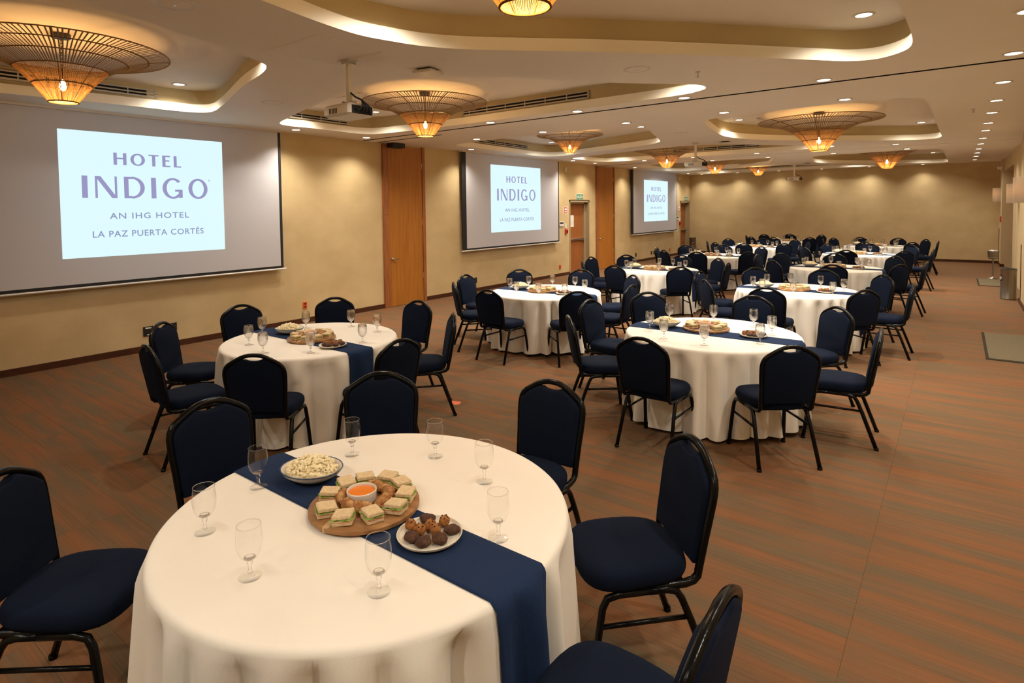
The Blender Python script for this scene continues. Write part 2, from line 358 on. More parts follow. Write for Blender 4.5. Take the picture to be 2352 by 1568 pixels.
# right wall: pier, long wall, serving alcove, far pier
g = G().box((9.80, YB, -.02), (XR+.3, 14.84, 3.4)).box((9.93, 14.84, -.02), (XR+.3, 19.3, 3.4)).box((9.93, 19.3, 2.86), (XR+.3, 22.9, 3.4)).box((9.87, 22.9, -.02), (XR+.3, YF, 3.4))
wr = g.obj('wall_right', M['wallpale']); tag(wr, kind='structure')
g = G().box((10.62, 19.2, 0), (10.66, 23.0, 2.95)).box((XR+.29, 19.26, 0), (10.64, 19.3, 2.95)).box((XR+.29, 22.9, 0), (10.64, 22.94, 2.95)).box((XR+.28, 19.26, 2.88), (10.66, 22.94, 2.92))
tag(g.obj('wall_alcove', M['woodj']), kind='structure')
def base(name, a, b):
    tag(G().box(a, b).obj(name, M['base']), kind='structure')
for k, (a, b) in enumerate(((YB, 7.62), (8.74, 14.54), (15.70, 16.08), (17.29, 23.02))): base('baseboard_left' + ('' if k == 0 else '_%d' % (k+1)), (0, a, 0), (.014, b, .085))
base('baseboard_far', (0, YF-.014, 0), (9.87, YF, .085))
base('baseboard_right', (9.786, YB, 0), (9.80, 14.85, .09)); base('baseboard_right_2', (9.786, 14.84, 0), (9.93, 14.854, .09)); base('baseboard_right_3', (9.856, 22.9, 0), (9.87, YF, .09)); base('baseboard_right_4', (9.87, 22.886, 0), (XR+.05, 22.9, .09))
for k, y in enumerate((14.55, 23.85)):
    tag(G().box((9.79 if k == 0 else 9.858, y, .09), (9.80 if k == 0 else 9.87, y+.05, 1.12)).obj('trim_%d' % (k+1), M['base']), kind='structure')

# tall veneer doors of the partition stores
def tall_door(k, y0, y1):
    d = thing('door_%d' % k, None, None); d['kind'] = 'structure'
    G().box((0, y0, 0), (.05, y0+.125, 1.82)).box((0, y0, 1.824), (.05, y0+.125, 3.19)).obj('jamb', M['woodj'], d)
    G().box((0, y1-.075, 0), (.05, y1, 1.82)).box((0, y1-.075, 1.824), (.05, y1, 3.19)).obj('jamb', M['woodj'], d)
    G().box((0, y0+.129, .006), (.034, y1-.079, 3.17), bev=.002).obj('door_leaf', M['wood'], d)
    h = G().lathe([(.026, 0), (.026, .012), (.012, .014), (.012, .05)], 16, T=Matrix.Translation((.034, y0+.20, .95)) @ Matrix.Rotation(pi/2, 4, 'Y')).tube([(.08, y0+.195, .95), (.085, y0+.21, .951), (.085, y0+.32, .945)], .009, 8)
    h.obj('door_handle', M['silver'], d, True)
    for z in (.5, 1.6, 2.75): G().cyl((.036, y1-.079), .007, z, z+.11, 10).obj('hinge', M['silver'], d)
tall_door(1, 7.62, 8.74); tall_door(2, 16.08, 17.29)
def exit_door(k, y0, y1):
    d = thing('door_%d' % k, None, None); d['kind'] = 'structure'
    g = G().box((-.15, y0, 0), (.012, y0+.05, 2.13)).box((-.15, y1-.05, 0), (.012, y1, 2.13)).box((-.15, y0, 2.08), (.012, y1, 2.13)).box((-.18, y1-.14, 0), (-.10, y1-.04, 2.09)).box((-.18, y0+.03, 2.03), (-.10, y1-.04, 2.09))
    g.obj('door_frame', M['xframe'], d)
    G().box((-.20, y0+.04, .006), (-.155, y1-.13, 2.04)).obj('door_leaf', M['woodx'], d)
    g = G().box((-.155, y0+.06, .955), (-.10, y1-.15, 1.005), bev=.006).box((-.155, y1-.34, .945), (-.09, y1-.15, 1.015), bev=.006)
    g.obj('push_bar', M['silver'], d); G().box((-.155, y0+.055, .95), (-.095, y0+.10, 1.01)).obj('bar_end_cap', M['blackmatte'], d)
    G().box((-.155, y0+.30, 1.36), (-.151, y0+.50, 1.70)).obj('notice_sheet', M['signwhite'], d)
    g = G()
    for q in range(9): g.box((-.151, y0+.325, 1.41+q*.019), (-.1505, y0+.475, 1.414+q*.019))
    g.box((-.151, y0+.39, 1.60), (-.1505, y0+.41, 1.645)); g.obj('notice_print', mat_ink, d)
mat_ink = mat('print_grey', (.25, .25, .25), .7)
exit_door(3, *ex[0]); exit_door(4, *ex[1])

# ---------------------------------------------------------------- lights in the ceiling
LPOS = []
def spot(loc, watts, ang=124, blend=1.0, r=.05, col=WARM):
    l = bpy.data.lights.new('downlight_lamp', 'SPOT'); l.energy = watts; l.color = col; l.spot_size = radians(ang); l.spot_blend = blend; l.shadow_soft_size = r
    o = bpy.data.objects.new('downlight_lamp', l); C.objects.link(o); o.location = loc; return o
trim_me = G().lathe([(.062, -.001), (.062, -.007), (.075, -.009), (.086, -.004), (.087, 0), (.062, 0)], 28, cap0=False, cap1=False).mesh('trim_ring', M['ceilwhite'], True)
lens_me = G().cyl((0, 0), .0625, -.004, -.001, 28).mesh('lens', M['lens'])
ORD = ['first', 'second', 'third', 'fourth', 'fifth', 'sixth', 'seventh', 'eighth', 'ninth', 'tenth', 'eleventh', 'twelfth', 'thirteenth', 'fourteenth']
DL = []
def add_row(pts, txt, unit):
    for i, (x, y) in enumerate(pts): DL.append((x, y, 'round recessed downlight, %s %s in %s' % (ORD[i], unit, txt)))
add_row([(x, 6.97) for x in (3.24, 4.75, 6.23, 7.72)], 'the cross row before the near ceiling track', 'from the screens')
add_row([(x, 8.42) for x in (1.74, 3.22, 4.76, 6.25, 7.72)], 'the cross row past the near ceiling track', 'from the screens')
add_row([(x, 15.44) for x in (1.9, 3.28, 4.87, 6.3, 7.75)], 'the cross row before the far ceiling track', 'from the screens')
add_row([(x, 16.9) for x in (1.9, 3.3, 4.78, 6.33, 7.87)], 'the cross row past the far ceiling track', 'from the screens')
add_row([(x, 23.80) for x in (.6, 2.0, 3.5, 4.93, 6.4, 7.9)], 'the last row along the far wall', 'from the screens')
add_row([(.46, y) for y in (5.48, 6.89, 9.75, 14.0, 15.25, 17.9, 22.7)], 'the row along the screen wall', 'from the camera')
add_row([(9.22, y) for y in (5.43, 6.86, 8.40, 9.83, 11.1, 12.49, 13.72, 15.3, 16.7, 18.2, 19.6, 21.0, 22.6)], 'the long row beside the right wall', 'from the camera')
DL2 = [(9.2, 3.9), (9.2, 2.4), (9.2, .9), (4.9, -1.0), (6.3, -1.0), (7.72, -1.0)]   # added lights, none of them seen, behind or above the frame
def downlight(x, y, z, label, watts, hidden=False, ang=152):
    t = thing('downlight', label, 'ceiling light', (x, y, z), 0, 'recessed ceiling downlights')
    for nm, me in (('trim_ring', trim_me), ('lens', lens_me)):
        o = bpy.data.objects.new(nm, me); C.objects.link(o); o.parent = t
    spot((x, y, z-.02), watts, ang)
for x, y, l in DL: downlight(x, y, ZC, l, ang=(122 if x < .7 or y > 23.5 else (135 if x > 9 else 152)), watts= DOWN_W*(.62 if x > 9 else (.28 if y > 23.5 else (.62 if x < .7 else 1))))
for i, (x, y) in enumerate(DL2): downlight(x, y, ZC, 'added recessed downlight, %s of the unseen ones above or behind the camera' % ORD[i], DOWN_W*.8)
TD = [(8.2, 5.85, 'right tip of the large tray nearest the camera'), (1.17, 3.40, 'far left corner of the nearest tray beside the first screen'),
      (3.70, 2.72, 'right tip of the nearest tray beside the first screen'), (1.35, 6.35, 'left end of the tray above the first tall door'), (6.3, 6.42, 'right tip of the tray above the first tall door'),
      (4.38, 9.15, 'right tip of the tray by the second screen'), (1.05, 12.02, 'far left corner of the tray by the second screen'), (5.62, 11.35, 'left end of the tray over the right tables'),
      (8.25, 14.2, 'far right tip of the tray over the right tables'), (1.35, 14.8, 'left end of the tray before the second tall door'), (6.3, 14.84, 'right tip of the tray before the second tall door'),
      (1.05, 20.4, 'far left corner of the tray by the third screen'), (3.9, 17.8, 'right tip of the tray by the third screen'), (5.85, 20.2, 'left end of the farthest right tray'), (8.2, 22.75, 'far tip of the farthest right tray'),
      (1.35, 23.1, 'left end of the tray along the far wall'), (6.0, 23.1, 'right tip of the tray along the far wall'), (5.66, 2.95, 'left end of the large tray nearest the camera'),
      (3.84, 10.98, 'far side of the tray by the second screen'), (1.05, 5.3, 'near left corner of the tray over the first tall door'), (1.1, 13.75, 'near left corner of the tray before the second tall door')]
for x, y, l in TD: downlight(x, y, ZT, 'small downlight set in the %s' % l, TRAY_W*1.6, ang=150)

# rattan pendants
def pendant(x, y, zb, s, label):
    t = thing('rattan_pendant', label, 'pendant lamp', (x, y, zb), random.random(), 'rattan pendant lamps in the ceiling trays')
    prof = [(.110, 0), (.22, .15), (.345, .285), (.50, .365), (.665, .415), (.84, .445)]
    prof = [(r*s, z*s) for r, z in prof]
    ns = 130
    def strands(p0, p1, nn, r, phase=0):
        g = G()
        for i in range(nn):
            a = 2*pi*(i+phase)/nn + random.uniform(-.006, .006); pts = [(q[0]*cos(a), q[0]*sin(a), q[1]) for q in (p0, p1)]
            tx, ty = -sin(a)*r, cos(a)*r
            v = []
            for p in pts: v += [(p[0]-tx, p[1]-ty, p[2]), (p[0]+tx, p[1]+ty, p[2])]
            n0 = Vector((cos(a), sin(a), -1)).normalized()*r*.7
            v += [(pts[0][0]+n0.x, pts[0][1]+n0.y, pts[0][2]+n0.z), (pts[1][0]+n0.x, pts[1][1]+n0.y, pts[1][2]+n0.z)]
            g.add(v, [(0, 1, 3, 2), (1, 4, 5, 3), (4, 0, 2, 5)])
        return g
    g = G()
    for i, rr in ((0, .0022), (1, .0034)):
        g2 = strands(prof[i], prof[i+1], ns, rr*s); g.add(g2.v, g2.f)
    tag(g.obj('woven_strands', M['rattan'], t), kind='stuff')
    g = G()
    for i, rr, ph in ((2, .0054, 0), (3, .0058, .0), (4, .0062, 0)):
        g2 = strands(prof[i], prof[i+1], ns, rr*s, ph); g.add(g2.v, g2.f)
    tag(g.obj('brim_rods', M['rattan_brim'], t), kind='stuff')
    for i, (r, z) in enumerate(prof):
        rr = (.006 if i in (0, 5) else .005)*s
        G().tube([(r*cos(2*pi*q/48), r*sin(2*pi*q/48), z) for q in range(48)], rr, 5, True).obj('hoop', M['rattan'] if i == 5 else M['rattan_dark'], t, True)
    for q in range(8):
        a = 2*pi*q/8+.1
        G().tube([((r-.004)*cos(a), (r-.004)*sin(a), z+.003) for r, z in prof], .0035*s, 5).obj('rib', M['rattan_dark'], t, True)
    ztop = ZT-zb
    G().cyl((0, 0), .075*s, ztop-.035, ztop, 24).obj('canopy', M['black'], t)
    ch = t
    g = G(); z = .30*s; k = 0
    while z < ztop-.05:
        Tm = Matrix.Translation((0, 0, z+.016)) @ Matrix.Rotation(pi/2*(k % 2), 4, 'Z') @ Matrix.Rotation(pi/2, 4, 'X')
        g.tube([(.008*cos(2*pi*q/8), .017*sin(2*pi*q/8), 0) for q in range(8)], .0022, 4, True, T=Tm); z += .027; k += 1
    g.obj('chain', M['black'], t)
    g = G()
    for q in range(4):
        a = q*pi/2; g.tube([(0, 0, .30*s), (.17*s*cos(a), .17*s*sin(a), .32*s), (.345*s*cos(a), .345*s*sin(a), .285*s)], .003*s, 5)
    g.obj('spider_arms', M['black'], t)
    G().cyl((0, 0), .014, .20*s, .30*s, 12).obj('lamp_holder', M['black'], t)
    G().lathe([(.006, .20*s), (.014, .19*s), (.024*s, .16*s), (.027*s, .135*s), (.02*s, .11*s), (.004, .10*s)], 14).obj('bulb', M['bulb'], t, True)
    l = bpy.data.lights.new('pendant_bulb_light', 'POINT'); l.energy = BULB_W*s; l.color = (1, .57, .21); l.shadow_soft_size = .03
    o = bpy.data.objects.new('pendant_bulb_light', l); C.objects.link(o); o.location = (x, y, zb+.06*s)
for a in [(2.52, 1.81, 2.90, 1.0, 'large woven rattan pendant nearest the camera at upper left'), (3.08, 5.76, 2.91, 1.0, 'woven rattan pendant hanging above the first tall wooden door, beside the projector'),
          (7.14, 2.42, 2.90, 1.15, 'rattan pendant cut off by the top of the photo, in the large tray'), (2.55, 10.4, 3.03, .80, 'smaller rattan pendant in front of the second screen tray'),
          (6.93, 11.4, 2.84, 1.15, 'rattan pendant on a visible chain over the right row of tables'), (3.06, 14.2, 2.90, .96, 'rattan pendant in front of the second tall wooden door, left of the middle projector'),
          (2.95, 18.2, 2.92, .90, 'rattan pendant just right behind the middle projector'), (7.27, 19.4, 2.905, 1.15, 'farthest rattan pendant of the right tray row'),
          (3.55, 20.75, 2.93, .82, 'small farthest rattan pendant, left of the farthest projector')]: pendant(*a)

# ---------------------------------------------------------------- projection screens
def glyph(g, ch, x, z, h, wgt, T=None):
    """letters with thick and thin strokes, drawn as flat prisms; returns the advance"""
    th, tn = wgt*h, wgt*h*.5
    def ring(cx, rw, a0, a1, n=26, thick=th, thin=tn):
        out, inn = [], []
        for i in range(n+1):
            a = radians(a0+(a1-a0)*i/n); out.append((cx+rw*cos(a), z+h/2+h*.515*sin(a)))
            inn.append((cx+(rw-thick)*cos(a), z+h/2+(h*.515-thin)*sin(a)))
        for i in range(n): q.append([out[i], out[i+1], inn[i+1], inn[i]])
    q = []
    bar = lambda x0, x1, z0, z1: q.append([(x0, z0), (x1, z0), (x1, z1), (x0, z1)])
    if ch == 'H': w = h*.86; bar(x, x+th, z, z+h); bar(x+w-th, x+w, z, z+h); bar(x, x+w, z+h*.48, z+h*.48+tn)
    elif ch == 'O': w = h*1.0; ring(x+w/2, w/2, 0, 360, 40)
    elif ch == 'T': w = h*.72; bar(x, x+w, z+h-tn, z+h); bar(x+w/2-th/2, x+w/2+th/2, z, z+h)
    elif ch == 'E': w = h*.58; bar(x, x+th, z, z+h); bar(x, x+w, z, z+tn); bar(x, x+w, z+h-tn, z+h); bar(x, x+w*.9, z+h*.48, z+h*.48+tn)
    elif ch == 'L': w = h*.56; bar(x, x+th, z, z+h); bar(x, x+w, z, z+tn)
    elif ch == 'I': w = th*1.15; bar(x, x+th*1.15, z, z+h)
    elif ch == 'N': w = h*.92; bar(x, x+tn, z, z+h); bar(x+w-tn, x+w, z, z+h); q.append([(x, z+h), (x+th*1.15, z+h), (x+w, z), (x+w-th*1.15, z)])
    elif ch == 'D': w = h*.92; bar(x, x+th, z, z+h); bar(x+th*.5, x+w*.4, z, z+tn); bar(x+th*.5, x+w*.4, z+h-tn, z+h); ring(x+w*.38, w*.62, -90, 90)
    elif ch == 'G': w = h*.98; ring(x+w*.52, w*.52, 42, 318); bar(x+w-th, x+w, z+h*.03, z+h*.44); bar(x+w*.62, x+w, z+h*.44-tn, z+h*.44)
    else: w = h*.4
    for p in q: g.add([(0, -a, b) for a, b in p], [(0, 1, 2, 3)])
    return w
def font_mesh(txt, size, m, name, space=1.0, extrude=0):
    cu = bpy.data.curves.new('tmp', 'FONT'); cu.body = txt; cu.size = size; cu.align_x = 'CENTER'; cu.space_character = space; cu.extrude = extrude; cu.resolution_u = 3; cu.offset = size*.012
    o = bpy.data.objects.new('tmp', cu); C.objects.link(o); bpy.context.view_layer.update()
    me = bpy.data.meshes.new_from_object(o.evaluated_get(bpy.context.evaluated_depsgraph_get())); me.name = name
    bpy.data.objects.remove(o); bpy.data.curves.remove(cu); me.materials.clear(); me.materials.append(m); return me
WALLROT = Matrix(((0, 0, 1), (1, 0, 0), (0, 1, 0))).to_4x4()   # text lying on the left wall, read from the room
def wall_text(txt, size, m, name, x, y, z, parent, space=1.0, width=None, height=None):
    me = font_mesh(txt, size, m, name, space)
    xs = [v.co.x for v in me.vertices]; zs = [v.co.y for v in me.vertices]
    sx = width/(max(xs)-min(xs)) if width else 1; sz = height/(max(zs)-min(zs)) if height else 1
    cxm = (max(xs)+min(xs))/2; z0 = min(zs)
    for v in me.vertices: v.co = (x, y+(v.co.x-cxm)*sx, z+(v.co.y-z0)*sz)
    o = bpy.data.objects.new(name, me); C.objects.link(o); o.parent = parent; return o
def screen(y0, y1, iy0, iy1, iz0, iz1, label):
    t = thing('projection_screen', label, 'projection screen', (0, 0, 0)); X = .10
    t.location = (0, (y0+y1)/2, 3.19); off = (y0+y1)/2
    def P(o): o.location = (0, -off, -3.19); return o
    P(G().box((X-.002, y0+.0, .99), (X+.002, y1, 3.20)).obj('black_border', M['blackmatte'], t))
    P(G().box((X+.003, y0+.14, 1.025), (X+.005, y1-.05, 3.205)).obj('screen_fabric', M['screen'], t))
    P(G().box((X-.06, y0-.02, 3.185), (X+.06, y1+.02, 3.21)).obj('screen_housing', M['ceilwhite'], t))
    P(G().tube([(X, y0-.03, .972), (X, y1+.05, .972)], .013, 10).obj('weight_bar', M['white'], t, 'auto'))
    im = P(G().box((X+.0055, iy0, iz0), (X+.006, iy1, iz1)).obj('projected_image', M['image'], t))
    x = X+.0065; w = iy1-iy0; h = iz1-iz0
    fy = lambda u: iy0+u*w; fz = lambda v: iz0+v*h
    def word(txt, u0, u1, v0, v1, wt):
        adv = 0; gaps = .26 if txt == 'HOTEL' else .30; gs = []
        for c in txt: g = G(); adv += glyph(g, c, adv, 0, 1.0, wt)+gaps; gs.append(g)
        adv -= gaps; W0, W1 = fy(u0), fy(u1)
        for g in gs:
            g.v = [(x, W0+(-p[1])/adv*(W1-W0), fz(v0)+p[2]*(fz(v1)-fz(v0))) for p in g.v]
            g.obj('slide_letter', M['ink1'], im)
    word('HOTEL', .293, .708, .744, .842, .23); word('INDIGO', .115, .885, .472, .648, .20)
    wall_text('AN IHG HOTEL', .1, M['ink2'], 'slide_lettering', x, fy(.505), fz(.302), im, 1.15, w*.49, h*.050)
    wall_text('LA PAZ PUERTA CORT\u00c9S', .1, M['ink2'], 'slide_lettering', x, fy(.505), fz(.155), im, 1.1, w*.685, h*.065)
    g = G(); g.tube([(x, fy(.898)+.014*cos(a*pi/8), fz(.638)+.014*sin(a*pi/8)) for a in range(16)], .0018, 4, True)
    g.obj('slide_lettering', M['ink1'], im); G().box((x, fy(.898)-.004, fz(.638)-.007), (x+.001, fy(.898)+.004, fz(.638)+.007)).obj('slide_lettering', M['ink1'], im)
screen(1.39, 5.42, 2.42, 4.455, 1.352, 2.955, 'large projection screen nearest the camera at far left, hotel title slide lit')
screen(9.83, 13.84, 10.84, 12.93, 1.352, 2.962, 'middle projection screen between the first tall door and first exit door')
screen(18.40, 22.45, 19.38, 21.52, 1.405, 2.875, 'farthest projection screen between the second tall door and the corner exit')

# ---------------------------------------------------------------- projectors on ceiling poles
def projector(x, y, label):
    t = thing('projector', label, 'projector', (x, y, ZC), 0, 'ceiling projectors')
    G().box((-.045, -.045, -.035), (.045, .045, 0)).box((-.06, -.05, -.006), (.06, .05, 0)).obj('ceiling_bracket', M['silver'], t)
    G().box((-.018, -.018, -.37), (.018, .018, -.03)).obj('pole', M['white'], t)
    G().box((-.05, -.04, -.39), (.05, .04, -.375)).box((-.05, -.04, -.39), (-.045, .04, -.35)).box((.045, -.04, -.39), (.05, .04, -.35)).obj('mount_plate', M['silver'], t)
    b = G().box((-.19, -.14, -.495), (.17, .14, -.39), bev=.02).obj('projector_body', M['white'], t)
    G().lathe([(.028, -.012), (.045, -.012), (.045, .02), (.03, .02), (.03, .0)], 20, T=Matrix.Translation((-.20, -.06, -.445)) @ Matrix.Rotation(pi/2, 4, 'Y')).obj('lens', M['black'], t, 'auto')
    G().box((.168, -.11, -.48), (.172, .11, -.41)).obj('port_panel', M['blackmatte'], t)
    g = G()
    for k in range(4):
        yy = -.08+.05*k
        g.tube([(.17, yy, -.44), (.215, yy*.8, -.455-.01*k), (.225, yy*.5, -.42), (.17, .0, -.36), (.07, .01, -.32), (.022, .0, -.28)], .0075, 6)
    g.obj('cable_bundle', M['blackmatte'], t, True)
    g = G()
    for k in range(6): g.box((-.10+k*.02, -.142, -.47), (-.092+k*.02, -.139, -.425))
    g.obj('air_grille', M['blackmatte'], t)
    l = bpy.data.lights.new('projector_beam', 'SPOT'); l.energy = 85; l.color = (.55, .80, 1); l.spot_size = radians(66); l.spot_blend = 1; l.shadow_soft_size = .02
    o = bpy.data.objects.new('projector_beam', l); C.objects.link(o); o.location = (x-.23, y-.06, ZC-.445); o.rotation_euler = (0, radians(78), 0)
projector(4.62, 3.30, 'white ceiling projector nearest the camera, beside the first pendant tray')
projector(4.57, 12.0, 'white ceiling projector in the middle of the hall, before the fifth pendant')
projector(4.62, 20.9, 'white ceiling projector farthest from the camera, against the far wall')

# linear vents in the tray walls
def vent(a, b, z0, z1, label, nrm):
    """a, b : ends (x,y) on the tray wall; nrm points into the tray"""
    a, b = Vector((*a, 0)), Vector((*b, 0)); d = (b-a); L = d.length; d.normalize(); n = Vector((*nrm, 0))
    Tm = Matrix(((d.x, n.x, 0, a.x), (d.y, n.y, 0, a.y), (0, 0, 1, 0), (0, 0, 0, 1)))
    t = thing('linear_vent', label, 'air vent', (a.x, a.y, z0))
    off = Matrix.Translation((-a.x, -a.y, -z0)) @ Tm
    h = z1-z0
    G().box((0, -.01, z0), (L, .001, z1), T=off).obj('backing', M['dark_slot'], t)
    g = G()
    for u in (0, .36, .68, ):
        zz = z0+h*(.0 if u == 0 else (.43 if u == .36 else .84)); g.box((0, 0, zz), (L, .012, zz+h*(.2 if u == 0 else .15)), T=off)
    g.box((0, 0, z0), (.03, .012, z1), T=off).box((L-.03, 0, z0), (L, .012, z1), T=off)
    g.obj('vent_frame', M['vent'], t)
    g = G(); k = 1
    while k*.35 < L: g.box((k*.35-.006, .002, z0), (k*.35+.006, .010, z1), T=off); k += 1
    g.obj('divider', M['vent'], t)
vent((.79, 1.55), (.835, 3.27), ZC+.135, ZC+.235, 'slotted linear air vent in the tray wall above the first screen', (1, -.03))
vent((.735, 5.05), (.745, 6.28), ZC+.13, ZC+.225, 'slotted linear air vent in the tray wall left of the first projector', (1, 0))
vent((5.0, 6.87), (2.75, 6.89), ZC+.13, ZC+.235, 'long slotted air vent on the far side of the tray over the first tall door', (0, -1))
vent((.63, 9.7), (.58, 11.7), ZC+.13, ZC+.225, 'slotted linear air vent in the tray wall above the second screen', (1, .03))
vent((5.0, 15.29), (2.75, 15.31), ZC+.13, ZC+.235, 'long slotted air vent in the tray right of the middle projector', (0, -1))
vent((5.0, 23.59), (2.75, 23.61), ZC+.13, ZC+.235, 'long slotted air vent beside the farthest projector', (0, -1))

# ceiling devices
for x, y, l in ((4.95, 1.72, 'round ceiling speaker cut by the top edge of the photo'), (2.34, 3.95, 'round ceiling speaker left of the first projector'), (6.42, 5.25, 'round ceiling speaker between the large tray and the door tray'), (2.36, 12.55, 'round ceiling speaker past the second screen tray'), (4.95, 10.2, 'round ceiling speaker between the two middle trays')):
    t = thing('ceiling_speaker', l, 'speaker', (x, y, ZC), 0, 'round ceiling speakers')
    G().lathe([(.10, -.003), (.118, -.006), (.125, -.004), (.127, 0)], 32, cap0=False, cap1=False).obj('rim', M['ceilwhite'], t, True)
    G().lathe([(.001, -.009), (.05, -.008), (.101, -.003)], 32, cap0=False, cap1=False).obj('grille', M['ceil'], t, True)
    G().box((-.012, -.004, -.011), (.012, .004, -.008)).obj('badge', M['silver'], t)
for x, y, z, l in ((4.92, 3.97, ZC, 'flat square wireless access point right of the first projector'), (5.1, 12.2, ZC, 'flat square access point right of the middle projector'), (5.13, 20.2, ZC, 'flat square access point right of the farthest projector'), (8.15, 10.4, ZT, 'white square device inside the large right tray')):
    t = thing('access_point', l, 'wireless device', (x, y, z), .2)
    G().box((-.07, -.07, -.022), (.07, .07, 0)).obj('mounting_plate', M['blackmatte'], t); G().box((-.11, -.11, -.045), (.11, .11, -.018), bev=.01).obj('cover', M['ceilwhite'], t)
for x, y, l in ((6.83, 5.74, 'small ceiling sprinkler right of the near ceiling speaker'), (6.7, 13.9, 'small ceiling sprinkler past the large right tray'), (9.0, 10.5, 'small ceiling sprinkler between right tray and right wall')):
    t = thing('sprinkler', l, 'sprinkler', (x, y, ZC))
    G().cyl((0, 0), .025, -.006, 0, 16).obj('escutcheon', M['ceilwhite'], t); G().cyl((0, 0), .006, -.05, 0, 8).cyl((0, 0), .018, -.053, -.05, 12).obj('nozzle', M['silver'], t)
def frame_sq(cx, cy, h, z, rz, name, label, col='ceilwhite', th=.012):
    o = G().box((-h, -h, -.006), (h, -h+th, 0)).box((-h, h-th, -.006), (h, h, 0)).box((-h, -h, -.006), (-h+th, h, 0)).box((h-th, -h, -.006), (h, h, 0)).obj(name, M[col])
    o.location = (cx, cy, z); o.rotation_euler = (0, 0, rz); tag(o, label, 'access panel')
frame_sq(2.15, 4.95, .27, ZT, 0, 'ceiling_hatch', 'white framed hatch in the tray behind the first projector')
frame_sq(4.75, 2.98, .31, ZC+.004, 0, 'ceiling_hatch', 'flush painted ceiling hatch behind the first projector pole', 'ceil', .006)
t = thing('security_camera', 'small white camera beside a downlight in the large right tray', 'camera', (5.95, 11.35, ZT)); G().cyl((0, 0), .03, -.02, 0, 14).obj('mount', M['white'], t); G().lathe([(.022, 0), (.026, .02), (.026, .10), (.02, .12)], 12, T=Matrix.Translation((0, 0, -.03)) @ Matrix.Rotation(radians(105), 4, 'Y')).obj('camera_body', M['white'], t, 'auto')
t = thing('track_bracket', 'black bracket box above the first tall wooden door', 'bracket', (.06, 7.72, 3.12)); G().box((0, 0, 0), (.18, .30, .085)).obj('bracket_box', M['blackmatte'], t); G().box((.0, .28, .02), (.05, .36, .06)).obj('bracket_arm', M['blackmatte'], t)

# wall devices on the left wall
def plate(name, label, cat, y0, y1, z0, z1, m, depth=.012, extra=None):
    t = thing(name, label, cat, (0, (y0+y1)/2, (z0+z1)/2)); hy, hz = (y1-y0)/2, (z1-z0)/2
    G().box((0, -hy, -hz), (depth, hy, hz), bev=min(.003, depth*.3)).obj('face_plate', M[m], t)
    if extra: extra(t, hy, hz, depth)
    return t
def sockets(t, hy, hz, d):
    for s in (-1, 1):
        G().box((d, -hy*.45, s*hz*.42-hz*.22), (d+.002, hy*.45, s*hz*.42+hz*.22)).obj('socket', M['blackmatte'], t)
def whitesock(t, hy, hz, d):
    G().box((d, -hy*.6, hz*.55), (d+.003, hy*.55, hz*.8)).obj('label_strip', M['white'], t); G().box((d, -hy*.3, -hz*.8), (d+.003, hy*.1, -hz*.6)).obj('indicator', M['white'], t)
plate('wall_outlet', 'black outlet plate under the first screen, half behind a chair', 'outlet', 3.33, 3.46, .21, .345, 'black', extra=whitesock)
plate('wall_outlet', 'black outlet plate right of the leftmost chair back', 'outlet', 3.66, 3.77, .22, .345, 'black', extra=sockets)
plate('wall_outlet', 'orange outlet on the wall behind the second nearest table', 'outlet', 5.82, 5.90, .24, .36, 'orange', extra=sockets)
plate('wall_outlet', 'black outlet below the left edge of the middle screen', 'outlet', 10.32, 10.41, .20, .33, 'black', extra=sockets)
plate('wall_outlet', 'orange outlet left of the first exit door', 'outlet', 13.97, 14.06, .20, .32, 'orange', extra=sockets)
plate('wall_outlet', 'black outlet below the left part of the farthest screen', 'outlet', 18.88, 18.97, .20, .33, 'black', extra=sockets)
plate('wall_outlet', 'left one of a pair of black outlets below the farthest screen', 'outlet', 20.19, 20.28, .19, .32, 'black', extra=sockets)
plate('wall_outlet', 'right one of a pair of black outlets below the farthest screen', 'outlet', 20.42, 20.51, .18, .31, 'black', extra=sockets)
plate('wall_outlet', 'orange outlet left of the corner exit door', 'outlet', 21.90, 21.99, .19, .31, 'orange', extra=sockets)
def thermo(t, hy, hz, d): G().box((d, -hy*.85, hz*.05), (d+.002, hy*.7, hz*.75)).obj('display', M['blackmatte'], t)
